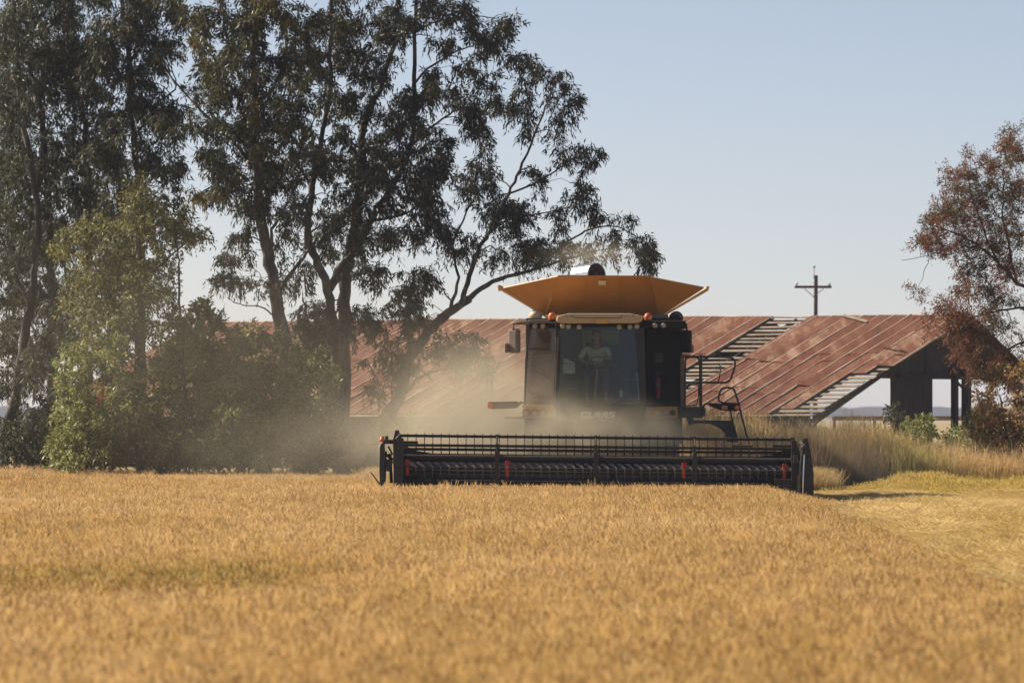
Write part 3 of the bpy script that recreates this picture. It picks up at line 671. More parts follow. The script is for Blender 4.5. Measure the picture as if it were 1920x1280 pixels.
for i in range(NT):
    x = HXL + .1 + (HXR - HXL - .2) * i / (NT - 1)
    m1 = MB(); m1.add([(x, by + .03, bz + .02), (x + .03, by + .02, bz + .02), (x - .07, by + .14, bz + .12), (x - .16, by + .14, bz + .12), (x - .16, by + .13, bz + .10), (x, by + .02, bz)], [(0, 1, 2, 3), (0, 3, 4, 5), (1, 0, 5)])
    roll(m1); cbuild(m1, 'tine_guard', 'tine', reel)
roll(rest); rt = cbuild(rest, 'tines', 'reel', reel); rt['kind'] = 'stuff'
sx = [P(p, 0, 134).x for p in (747, 932, 1117, 1302, 1487)]
for x in sx:
    mb = MB()
    for k in range(6):
        by, bz = bat_pos(k); by2, bz2 = bat_pos((k + 1) % 6)
        mb.tube([(x, RC_Y, RC_Z), (x, by, bz)], .028, 6); mb.tube([(x, by, bz), (x, by2, bz2)], .016, 5)
        mb.box((x, by, bz), (.07, .07, .07))
    mb.disc((x - .02, RC_Y, RC_Z), (1, 0, 0), .13, .05); roll(mb); cbuild(mb, 'reel_spider', 'reel', reel)
for x in [P(p, 0, 134).x for p in (765, 952, 1282, 1470)]:
    mb = MB(); by, bz = bat_pos(0); mb.box((x, by - .02, bz + .1), (.10, .04, .11), (R(-25), 0, 0)); mb.box((x - .01, by - .01, bz - .08), (.07, .035, .18), (R(8), 0, 0)); roll(mb); cbuild(mb, 'red_reel_bracket', 'red', reel, bevel=.008)
# reel lift arms at both ends
for s, x0 in ((1, HXL), (-1, HXR)):
    mb = MB(); mb.prism([(x0 + s * .02, 1.22), (x0 + s * .1, 1.28), (x0 + s * .45, 1.13), (x0 + s * .75, 1.09), (x0 + s * .4, .98), (x0 + s * .05, 1.0)], 134.6, 134.85); roll(mb); cbuild(mb, 'reel_arm', 'reel')
    mb = MB(); mb.box((x0 + s * .28, 133.95, 1.29), (.42, .08, .1)); roll(mb); cbuild(mb, 'reel_drive', 'reel', bevel=.01)
for x in (sx[1], sx[2], sx[3]):
    mb = MB(); mb.bb((x - .045, 133.55, .45), (x + .045, 133.63, 1.15)); roll(mb); cbuild(mb, 'reel_upright', 'reel', bevel=.01)
# end shields and dividers
def poly(pts, Y): return [(P(px, 0, Y).x, P(0, py, Y).z) for px, py in pts]
mb = MB(); mb.prism(poly([(737, 824), (741, 806), (748, 806), (750, 818), (757, 822), (756, 915), (738, 925)], 133.3), 133.3, 133.36)
mb.bb((P(738, 0, 133).x, 133.36, .1), (P(744, 0, 133).x, 135.3, 1.1)); el = cbuild(mb, 'left_end_shield', 'black', bevel=.01)
mb = MB(); mb.prism(poly([(712, 838), (714, 831), (720, 829), (722, 900), (718, 925), (713, 925), (711, 880)], 133.2), 133.2, 134.2); cbuild(mb, 'left_divider_shield', 'black', bevel=.02)
mb = MB(); mb.bb((P(717, 0, 133.4).x, 133.4, P(0, 832, 133).z), (P(740, 0, 133.4).x, 133.5, P(0, 824, 133).z)); mb.tube([P(722, 850, 133.5), P(737, 862, 133.5)], .03, 7); mb.tube([P(724, 845, 133.4), P(722, 900, 133.4)], .02, 6)
mb.tube([P(731, 850, 133.5), P(734, 905, 133.5)], .035, 7); mb.box(P(730, 872, 133.5), (.12, .1, .25)); mb.tube([P(728, 836, 133.4), P(736, 852, 133.4)], .022, 6); cbuild(mb, 'left_divider_linkage', 'reel', bevel=0)
mb = MB(); mb.tube([P(716, 828, 133.3), P(717, 820, 133.3)], [.05, .045], 10); mb.ball(P(717, 820, 133.3), .045, .045, .03); ol = cbuild(mb, 'end_lamp', 'amber', smooth=True)
mb = MB(); mb.bb((P(722, 0, 133.3).x, 133.28, P(0, 829, 133.3).z), (P(728, 0, 133.3).x, 133.4, P(0, 817, 133.3).z)); cbuild(mb, 'lamp_housing', 'black', ol)
mb = MB(); mb.tube([P(695, 885, 132.8), P(712, 907, 133.2), P(716, 915, 133.3)], .016, 6); mb.tube([P(742, 822, 133.28), P(749, 813, 133.28)], .014, 5); cbuild(mb, 'divider_rod', 'chrome')
mb = MB(); mb.prism(poly([(1505, 829), (1516, 829), (1521, 858), (1525, 890), (1524, 952), (1512, 952), (1500, 940), (1499, 870)], 133.25), 133.0, 134.9)
er = cbuild(mb, 'right_divider_shield', 'black', bevel=.02)
mb = MB(); mb.bb((P(1505, 0, 133).x, 132.95, P(0, 832, 133).z), (P(1515, 0, 133).x, 133.15, P(0, 821, 133).z)); cbuild(mb, 'shield_cap', 'black', er, bevel=.01)
mb = MB(); mb.tube([P(1508, 852, 132.95), P(1506, 893, 132.92), P(1505, 926, 132.92)], .016, 7); cbuild(mb, 'divider_ram', 'chrome', er)
mb = MB(); mb.tube([P(1500, 843, 132.95), P(1510, 832, 132.95)], .03, 6); mb.bb((P(1496, 0, 133).x, 132.94, P(0, 936, 133).z), (P(1501, 0, 133).x, 133.0, P(0, 890, 133).z)); cbuild(mb, 'divider_strut', 'sidepanel', er)
mb = MB(); mb.prism(poly([(1484, 824), (1493, 826), (1500, 850), (1500, 944), (1492, 944), (1455, 915), (1452, 898), (1484, 898)], 133.4), 133.4, 133.5); mb.bb((P(1488, 0, 133).x, 133.5, .1), (P(1494, 0, 133).x, 135.3, 1.1)); cbuild(mb, 'right_end_shield', 'black', bevel=.01)
mb = MB(); mb.tube([P(1458, 910, 133.35), P(1486, 910, 133.35)], .012, 5); mb.tube([P(1488, 858, 133.3), P(1502, 868, 133.2)], .03, 6); mb.box(P(1492, 860, 133.3), (.1, .1, .16)); cbuild(mb, 'right_divider_linkage', 'sidepanel')

# ------------------------------------------------------------------ driver
def driver():
    root = empty('person', (P(1119, 706, 137.5).x, 137.5, P(0, 706, 137.5).z + .07), 'driver in pale shirt and dark trousers, steering with both hands behind the glass', 'person')
    L = root.location
    def W(px, py, Y): return P(px, py, Y) - L
    def skin(name, verts, edges, mat, sub=2, rootv=0, parent=root):
        me = bpy.data.meshes.new(name); me.from_pydata([v[0] for v in verts], edges, []); me.materials.append(M[mat])
        o = bpy.data.objects.new(name, me); col.objects.link(o); o.parent = parent
        s = o.modifiers.new('skin', 'SKIN'); s.use_smooth_shade = True
        for i, v in enumerate(verts):
            rr = v[1] if isinstance(v[1], tuple) else (v[1], v[1])
            me.skin_vertices[0].data[i].radius = rr; me.skin_vertices[0].data[i].use_root = (i == rootv)
        m = o.modifiers.new('sub', 'SUBSURF'); m.levels = sub; m.render_levels = sub
        return o
    pel = Vector((0, .02, .1)); ch = W(1119, 668, 137.42); nk = W(1119, 647, 137.38); hdp = W(1119, 640, 137.36)
    shL, shR = W(1099, 653, 137.4), W(1139, 653, 137.4)
    elL, elR = W(1086, 674, 137.3), W(1144, 672, 137.28)
    wrL, wrR = W(1106, 682, 137.02), W(1131, 671, 137.05)
    kL, kR = W(1102, 700, 137.0), W(1137, 700, 137.0)
    hL, hR = pel + Vector((-.1, -.02, 0)), pel + Vector((.1, -.02, 0))
    aL, aR = W(1101, 742, 136.85), W(1136, 742, 136.85)
    V = [(pel, (.15, .12)), (pel.lerp(ch, .5), (.145, .11)), (ch, (.16, .115)), (nk, .06), (hdp, .05),
         (shL, .07), (shL.lerp(elL, .5), .05), (elL, .043), (elL.lerp(wrL, .6), .036), (wrL, .027),
         (shR, .07), (shR.lerp(elR, .5), .05), (elR, .043), (elR.lerp(wrR, .6), .036), (wrR, .027),
         (hL, .095), (hL.lerp(kL, .5), .08), (kL, .06), (kL.lerp(aL, .35), .06), (aL, .038),
         (hR, .095), (hR.lerp(kR, .5), .08), (kR, .06), (kR.lerp(aR, .35), .06), (aR, .038)]
    E = [(0, 1), (1, 2), (2, 3), (3, 4), (2, 5), (5, 6), (6, 7), (7, 8), (8, 9), (2, 10), (10, 11), (11, 12), (12, 13), (13, 14),
         (0, 15), (15, 16), (16, 17), (17, 18), (18, 19), (0, 20), (20, 21), (21, 22), (22, 23), (23, 24)]
    body = skin('body', V, E, 'skin')
    g = 1.13
    sv_ = [(pel + Vector((0, 0, .05)), (.165, .135)), (pel.lerp(ch, .5), (.16, .125)), (ch, (.175, .13)), (ch.lerp(nk, .72), (.085, .07)),
           (shL, .083), (shL.lerp(elL, .5), .063), (shL.lerp(elL, .95), .056), (shR, .083), (shR.lerp(elR, .5), .063), (shR.lerp(elR, .95), .056)]
    skin('shirt', sv_, [(0, 1), (1, 2), (2, 3), (2, 4), (4, 5), (5, 6), (2, 7), (7, 8), (8, 9)], 'shirt')
    tv = [(pel, (.165, .13)), (hL, .108), (hL.lerp(kL, .5), .093), (kL, .073), (kL.lerp(aL, .35), .07), (kL.lerp(aL, .93), .055),
          (hR, .108), (hR.lerp(kR, .5), .093), (kR, .073), (kR.lerp(aR, .35), .07), (kR.lerp(aR, .93), .055)]
    skin('trousers', tv, [(0, 1), (1, 2), (2, 3), (3, 4), (4, 5), (0, 6), (6, 7), (7, 8), (8, 9), (9, 10)], 'trousers')
    for a in (aL, aR):
        skin('boot', [(a + Vector((0, .03, -.01)), .05), (a + Vector((0, .02, -.075)), .048), (a + Vector((0, -.09, -.095)), (.045, .035)), (a + Vector((0, -.17, -.105)), (.04, .025))], [(0, 1), (1, 2), (2, 3)], 'boot')
    # head with features
    hc = W(1119, 631, 137.33)
    mb = MB(); mb.v = []; nu, nv = 20, 14
    vs = []; fs = []
    for j in range(nv + 1):
        a = -math.pi / 2 + math.pi * j / nv
        for i in range(nu):
            b = 2 * math.pi * i / nu; x = .077 * math.cos(a) * math.cos(b); y = .098 * math.cos(a) * math.sin(b); z = .118 * math.sin(a)
            if z < 0: x *= 1 + z * 2.2; y = y * (1 + z * 1.2) - (.012 if y < 0 else -.0)
            vs.append(hc + L + Vector((x, y, z)))
    for j in range(nv):
        for i in range(nu): fs.append((j * nu + i, j * nu + (i + 1) % nu, (j + 1) * nu + (i + 1) % nu, (j + 1) * nu + i))
    mb.add(vs, fs)
    q = hc + L
    mb.add([q + Vector(v) for v in ((-.006, -.1, .02), (.006, -.1, .02), (.014, -.098, -.022), (-.014, -.098, -.022), (0, -.124, -.018))], [(0, 1, 4), (1, 2, 4), (2, 3, 4), (3, 0, 4)])
    for s in (-1, 1): mb.ball(q + Vector((s * .078, .0, -.005)), .01, .02, .032, 10, 6)
    mb.tube([q + Vector((0, .02, -.16)), q + Vector((0, .01, -.07))], .052, 14)
    hdo = mb.build('head', M['skin'], root, smooth=True)
    for s in (-1, 1):
        m2 = MB(); m2.ball(q + Vector((s * .03, -.094, .005)), .012, .007, .007, 10, 6); m2.build('eye', M['hair'], hdo)
    m2 = MB(); m2.box(q + Vector((0, -.1, -.05)), (.045, .008, .008)); m2.build('mouth', M['red'], hdo)
    m2 = MB(); m2.ball(q + Vector((0, .012, .02)), .084, .1, .108, 18, 10, 0.05); m2.build('hair', M['hair'], hdo, smooth=True)
    # hands: palm and five fingers closed on the rim
    for (wr, s, ang) in ((wrL, 1, math.pi * .93), (wrR, -1, math.pi * .22)):
        grip = (wc + tilt @ Vector((math.cos(ang) * .18, math.sin(ang) * .18, 0))) - L
        tang = (tilt @ Vector((-math.sin(ang), math.cos(ang), 0))).normalized()
        d = (grip - wr).normalized(); pc = grip - d * .045
        side = tang; nrm = d.cross(side).normalized()
        vv = [(wr.lerp(pc, .3), (.026, .02)), (pc, (.038, .019)), (pc + d * .03, (.036, .016))]
        h = skin('hand', vv, [(0, 1), (1, 2)], 'skin')
        for i, fl in enumerate((.072, .082, .076, .06)):
            b0 = pc + d * .02 + side * (-.03 + i * .02)
            t1 = b0 + d * fl * .45 + nrm * .012; t2 = b0 + d * fl * .7 - nrm * .008 * 1; t3 = b0 + d * fl * .55 - nrm * .026
            skin('finger', [(b0, .0095), (t1, .009), (t2, .008), (t3, .007)], [(0, 1), (1, 2), (2, 3)], 'skin', 1, 0, h)
        b0 = pc - d * .005 - side * .032
        skin('thumb', [(b0, .011), (b0 - side * .018 + d * .02, .0105), (b0 - side * .012 + d * .045 - nrm * .01, .009)], [(0, 1), (1, 2)], 'skin', 1, 0, h)
    return root
driver()

# ------------------------------------------------------------------ old barn
TH = R(35)
YR = 228.0
apex = P(1822, 591, YR)                       # right end of the ridge
u = Vector((math.cos(TH), -math.sin(TH), 0))  # along the ridge to the right, nearer
vdir = Vector((-math.sin(TH), -math.cos(TH), 0))
# front eave: find run so the eave end falls at px ~1530
best = None
for k in range(400):
    Wd = 4 + k * .03; e = apex + vdir * Wd
    px = 960 + F * e.x / e.y
    if best is None or abs(px - 1528) < best[0]: best = (abs(px - 1528), Wd)
WF = best[1]; eaveZ = CZ + 0.02
def roofpt(s, t):
    """s metres left of the gable end, t 0 ridge .. 1 front eave"""
    p = apex - u * s + vdir * (WF * t); p.z = apex.z + (eaveZ - apex.z) * t; return p
def ridge_s(px):
    lo, hi = 0, 60
    for _ in range(50):
        m = (lo + hi) / 2; p = roofpt(m, 0); x = 960 + F * p.x / p.y
        if x > px: lo = m
        else: hi = m
    return lo
LEN = ridge_s(380)
barn = empty('barn', roofpt(LEN / 2, .4) * 1.0, 'old open barn with long rusty tin roof and bare battens showing through a gap', 'barn')
barn.location.z = 0
slope_n = (roofpt(1, 0) - roofpt(0, 0)).cross(roofpt(0, 1) - roofpt(0, 0)).normalized()
if slope_n.z < 0: slope_n = -slope_n
PW = 0.66
def roof_panels(s0, s1, tfun, name, label=None):
    mb = MB(); sm = MB(); s = s0; i = 0
    while s < s1 - .05:
        e = min(s + PW, s1); t1 = tfun(s, e)
        # two or three sheets down the slope, overlapping a little, each slightly off
        cuts = [0] + sorted([random.uniform(.38, .48), random.uniform(.7, .8)]) + [1]
        for c in range(3):
            ta, tb = max(cuts[c], t1[0]), min(cuts[c + 1] + .012, t1[1])
            if tb - ta < .02: continue
            dz = .012 + .012 * (2 - c) + random.uniform(0, .012); bk = random.uniform(.02, .07) if random.random() < .14 else 0
            n = slope_n
            p = [roofpt(s - .01, ta) + n * dz, roofpt(e + .01, ta) + n * (dz + random.uniform(0.003, .01)), roofpt(e + .01, tb) + n * (dz + random.uniform(0.003, .02) + bk), roofpt(s - .01, tb) + n * dz]
            mb.slab(p, .004)
        ta, tb = t1
        K = 9; pts = [roofpt(s + random.uniform(-.01, .01), ta + (tb - ta) * k / K) + slope_n * (.04 + random.uniform(0, .008)) for k in range(K + 1)]
        sm.tube(pts, [.028 + random.uniform(-.01, .016) for _ in pts], 6)
        s = e; i += 1
    o = mb.build(name, M['roof'], barn); sm.build('roof_seam', M['seam'], o)
    if label: o['label'] = label
    return o
def px_s(px, py):
    """s of the roof point that shows at pixel px, py"""
    bestv = None
    for t in [py]:
        pass
    lo, hi = -5.0, 70.0
    # find t so the row matches, for the s in question (iterate)
    s = 10.0; t = 0.5
    for _ in range(60):
        p = roofpt(s, t); x = 960 + F * p.x / p.y; y = H0 - F * (p.z - CZ) / p.y
        s += (x - px) / (F / p.y) / math.cos(TH) * .8; t += (py - y) / 183 * .8
    return s, t
gapR, gapL = ridge_s(1522), ridge_s(1449)
def full(a, b): return (0, 1)
def rake(a, b):      # right hand section: last sheets are cut back at the lower right corner
    m = (a + b) / 2
    if m < .6: return (0, .53)
    if m < 1.2: return (0, .60)
    if m < 1.8: return (0, .95)
    return (0, 1)
roof_panels(-.12, gapR, rake, 'roof_right')
roof_panels(gapL, LEN, full, 'roof_left')
# battens: run the whole length, seen bare in the gap and at the lower gable corner
mb = MB(); nb = 24
for k in range(nb + 1):
    t = .005 + k / nb * .985
    for (a, b) in ((.0, gapR + .25), (gapR - .15, gapL + .2), (gapL - .1, LEN)):
        if a > 0 and a < gapR and False: continue
        ww = random.uniform(.17, .26)
        sag = random.uniform(-.03, .03)
        if 0 < a < gapL - .5 and random.random() < .16: continue
        p0, p1 = roofpt(a + (random.uniform(-.12, .22) if a == 0 else 0), t), roofpt(b + random.uniform(-.1, .1), t + random.uniform(-.006, .006))
        dn = (roofpt(0, 1) - roofpt(0, 0)).normalized() * ww
        if (a == 0 and False): continue
        o_ = slope_n * (sag * .3 - .012)
        mb.slab([p0 + o_, p1 + o_, p1 + dn + o_, p0 + dn + o_], .028)
mb.build('roof_battens', M['wood'], barn)
mb = MB(); s = 0.12
while s < LEN:
    a, b = roofpt(s, 0) - slope_n * .05, roofpt(s, 1) - slope_n * .05; lo_ = -slope_n * .16; w_ = u * .06
    mb.add([a, a + w_, b + w_, b, a + lo_, a + w_ + lo_, b + w_ + lo_, b + lo_], [(0, 1, 2, 3), (7, 6, 5, 4), (0, 4, 5, 1), (1, 5, 6, 2), (2, 6, 7, 3), (3, 7, 4, 0)])
    s += 1.22
mb.build('rafters', M['darkwood'], barn)
# back slope, shorter
WB = 4.6; backZ = 3.25
def backpt(s, t): p = apex - u * s - vdir * (WB * t); p.z = apex.z + (backZ - apex.z) * t; return p
mb = MB(); bn = (backpt(1, 0) - backpt(0, 0)).cross(backpt(0, 1) - backpt(0, 0)).normalized()
if bn.z < 0: bn = -bn
s = 0.0
while s < LEN:
    if not (gapR - .3 < s < gapL - .2):
        mb.slab([backpt(s, 0) + bn * .02, backpt(s + PW, 0) + bn * .02, backpt(s + PW, 1) + bn * .02, backpt(s, 1) + bn * .02], .01)
    else:
        for k in range(5): mb.slab([backpt(s, .05 + k * .2), backpt(s + PW, .05 + k * .2), backpt(s + PW, .1 + k * .2), backpt(s, .1 + k * .2)], .02)
    s += PW
mb.build('roof_back', M['roof'], barn)
mb = MB(); a, b = roofpt(-.1, 0) + Vector((0, 0, .05)), roofpt(LEN, 0) + Vector((0, 0, .05))
K = 40; mb.tube([a.lerp(b, k / K) + Vector((0, 0, random.uniform(-.02, .02) - .06 * math.sin(k / K * math.pi * 3) ** 2)) for k in range(K + 1)], .035, 6); mb.build('ridge_cap', M['seam'], barn)
# walls and posts
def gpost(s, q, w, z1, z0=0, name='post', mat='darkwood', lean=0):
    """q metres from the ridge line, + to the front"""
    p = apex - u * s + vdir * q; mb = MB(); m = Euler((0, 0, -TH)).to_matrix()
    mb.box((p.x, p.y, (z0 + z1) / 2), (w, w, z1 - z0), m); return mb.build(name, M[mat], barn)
def q_of_px(px, s=0.1):
    lo, hi = -WB, WF
    for _ in range(50):
        m = (lo + hi) / 2; p = apex - u * s + vdir * m
        if 960 + F * p.x / p.y > px: lo = m
        else: hi = m
    return lo
def zroof(q): return (apex.z + (eaveZ - apex.z) * q / WF if q >= 0 else apex.z + (backZ - apex.z) * (-q) / WB) - .12
q1, q2 = q_of_px(1682), q_of_px(1760)
pA, pB = apex - u * .35 + vdir * q1, apex - u * .35 + vdir * q2
mb = MB()
nbrd = 9
for k in range(nbrd):
    a = q1 + (q2 - q1) * k / nbrd; b = q1 + (q2 - q1) * (k + 1) / nbrd
    A, B = apex - u * .35 + vdir * a, apex - u * .35 + vdir * b
    za, zb_ = zroof(a), zroof(b); g_ = .008
    mb.slab([Vector((A.x, A.y, random.uniform(0, .2))), Vector((B.x, B.y, 0.05)) + (A - B).normalized() * g_, Vector((B.x, B.y, zb_)) + (A - B).normalized() * g_, Vector((A.x, A.y, za))], .03)
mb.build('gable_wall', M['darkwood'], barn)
# upper gable boarding from the wall to the tree
qa, qb = q_of_px(1735), -WB + .2
mb = MB(); zb0 = 3.35
for (a, b) in ((q_of_px(1745), 0), (0, qb)):
    A, B = apex - u * .3 + vdir * a, apex - u * .3 + vdir * b
    mb.slab([Vector((A.x, A.y, zb0)), Vector((B.x, B.y, zb0)), Vector((B.x, B.y, zroof(b))), Vector((A.x, A.y, zroof(a)))], .03)
mb.build('gable_boarding', M['darkwood'], barn)
for px in (1790, 1812): gpost(.1, q_of_px(px), .2 if px == 1790 else .26, zb0 + .2)
mb = MB(); A, B = apex - u * .2 + vdir * q_of_px(1690), apex - u * .2 + vdir * (-WB + .3)
mb.tube([Vector((A.x, A.y, zb0 - .06)), Vector((B.x, B.y, zb0 - .06))], .1, 4)
C_ = apex - u * .2 + vdir * q_of_px(1812); D_ = apex - u * .2 + vdir * q_of_px(1785); mb.tube([Vector((C_.x, C_.y, zb0 - .5)), Vector((D_.x, D_.y, zb0))], .06, 4)
mb.build('tie_beam', M['darkwood'], barn)
# rake rafter carrying the bare corner, and its brace
mb = MB(); mb.tube([roofpt(.1, 1.04) - Vector((0, 0, .35)), roofpt(.1, .45) - Vector((0, 0, .1))], .09, 4); mb.build('rake_rafter', M['darkwood'], barn)
# low sill wall at the far side and long walls
for k in range(12):
    if k == 0 or LEN * k / 11.0 > 9.5: gpost(LEN * k / 11.0, -WB + .3, .2, backZ - .05)
    if k > 0: gpost(LEN * k / 11.0 + .2, WF - .3, .2, eaveZ - .1)
mb = MB(); A, B = apex - u * 2.6 + vdir * (WF - .4), apex - u * LEN + vdir * (WF - .4)
A, B = apex - u * .3 + vdir * (WF - .4), apex - u * LEN + vdir * (WF - .4)
nb_ = 120
for k in range(nb_):
    a, b = A.lerp(B, k / nb_), A.lerp(B, (k + .96) / nb_)
    mb.slab([Vector((a.x, a.y, 0)), Vector((b.x, b.y, 0)), Vector((b.x, b.y, eaveZ - .14)), Vector((a.x, a.y, eaveZ - .14))], .03)
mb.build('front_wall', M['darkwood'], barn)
mb = MB(); A, B = apex - u * 9.5 - vdir * (WB - .35), apex - u * LEN - vdir * (WB - .35)
mb.slab([Vector((A.x, A.y, 0)), Vector((B.x, B.y, 0)), Vector((B.x, B.y, backZ - .1)), Vector((A.x, A.y, backZ - .1))], .03); mb.build('back_wall', M['darkwood'], barn)
# loose batten lying across the ridge
pa, pb = P(1582, 592, 226.5), P(1627, 604, 225.3)
mb = MB(); mb.tube([pa, pb], .07, 4)
lo = empty('plank', pb, 'weathered loose plank lying askew on the ridge of the rusty barn roof', 'plank')
mb.build('board', M['wood'], lo)

# things stored under the open gable
def low_fence():
    Y = 262; r = empty('rail_fence', P(1700, 782, Y), 'low pale rail seen through the open end of the barn', 'fence'); r.location.z = 0
    mb = MB(); mb.bb((P(1560, 0, Y).x, Y, 1.70), (P(1860, 0, Y).x, Y + .1, 1.88)); mb.build('rail', M['wood'], r)
    for px in (1565, 1640, 1715, 1790, 1850):
        mb = MB(); mb.bb((P(px, 0, Y).x - .06, Y + .1, 0), (P(px, 0, Y).x + .06, Y + .2, 1.82)); mb.build('post', M['wood'], r)
low_fence()

# ------------------------------------------------------------------ utility pole
YU = 330.0
up = empty('utility_pole', (P(1528, 0, YU).x, YU, 0), 'wooden power pole with a crossarm and three insulators rising behind the barn', 'utility pole')
mb = MB(); mb.tube([P(1528, 847, YU), P(1528.5, 700, YU), P(1530, 516, YU)], [.13, .115, .095], 12); mb.build('pole', M['polewood'], up)
mb = MB(); a, b = P(1490, 538, YU - .13), P(1559, 538, YU - .13); mb.bb((a.x, a.y - .06, a.z - .06), (b.x, b.y + .03, b.z + .07)); ca = mb.build('crossarm', M['polewood'], up)
for pts in ([(1508, 541), (1526, 556)], [(1545, 541), (1531, 551)]):
    mb = MB(); mb.tube([P(*p, YU - .17) for p in pts], .02, 5); mb.build('brace', M['tine'], ca)
for (x, y) in ((1494, 534), (1555, 535), (1526.5, 502)):
    c = P(x, y, YU - .13); mb = MB(); mb.tube([c + Vector((0, 0, z)) for z in (-.02, .02, .05, .09, .11, .16)], [.03, .08, .05, .09, .05, .02], 12); ins = mb.build('insulator', M['porcelain'], up)
    mb = MB(); mb.tube([c + Vector((0, 0, -.02)), P(x, 538 if y > 510 else 522, YU - .13)], .018, 5); mb.build('pin', M['tine'], ins)
mb = MB()
for y in (521, 530, 557): mb.tube([P(1524.5, y, YU), P(1533.5, y, YU)], .02, 5)
mb.build('bolt', M['tine'], up)

# ------------------------------------------------------------------ trees
def tube_np(segs):
    pass

def leaves_np(S, Dn, n_per, spread, L, Wd, droop, r):
    """S spray roots (m,3), Dn spray directions (m,3): leaves along drooping twigs"""
    m = len(S); n = m * n_per
    base = np.repeat(S, n_per, 0); d = np.repeat(Dn, n_per, 0)
    t = r.uniform(0.1, 1, (n, 1))
    pos = base + d * t * spread + np.array([0, 0, -1.0]) * (t ** 2) * spread * droop + r.normal(0, spread * .16, (n, 3))
    ld = r.normal(0, .55, (n, 3)) + np.array([0, 0, -droop * 1.1]) + d * .5
    ld /= np.linalg.norm(ld, axis=1, keepdims=True)
    sd = np.cross(ld, r.normal(0, 1, (n, 3))); sd /= np.linalg.norm(sd, axis=1, keepdims=True) + 1e-9
    ln = r.uniform(L * .6, L * 1.3, (n, 1)); wd = Wd * r.uniform(.7, 1.3, (n, 1))
    nn = np.cross(ld, sd)
    V = np.stack([pos, pos + ld * ln * .42 + sd * wd + nn * wd * .3, pos + ld * ln, pos + ld * ln * .42 - sd * wd + nn * wd * .3], 1).reshape(-1, 3)
    Fq = np.arange(n * 4).reshape(-1, 4)
    return V, Fq

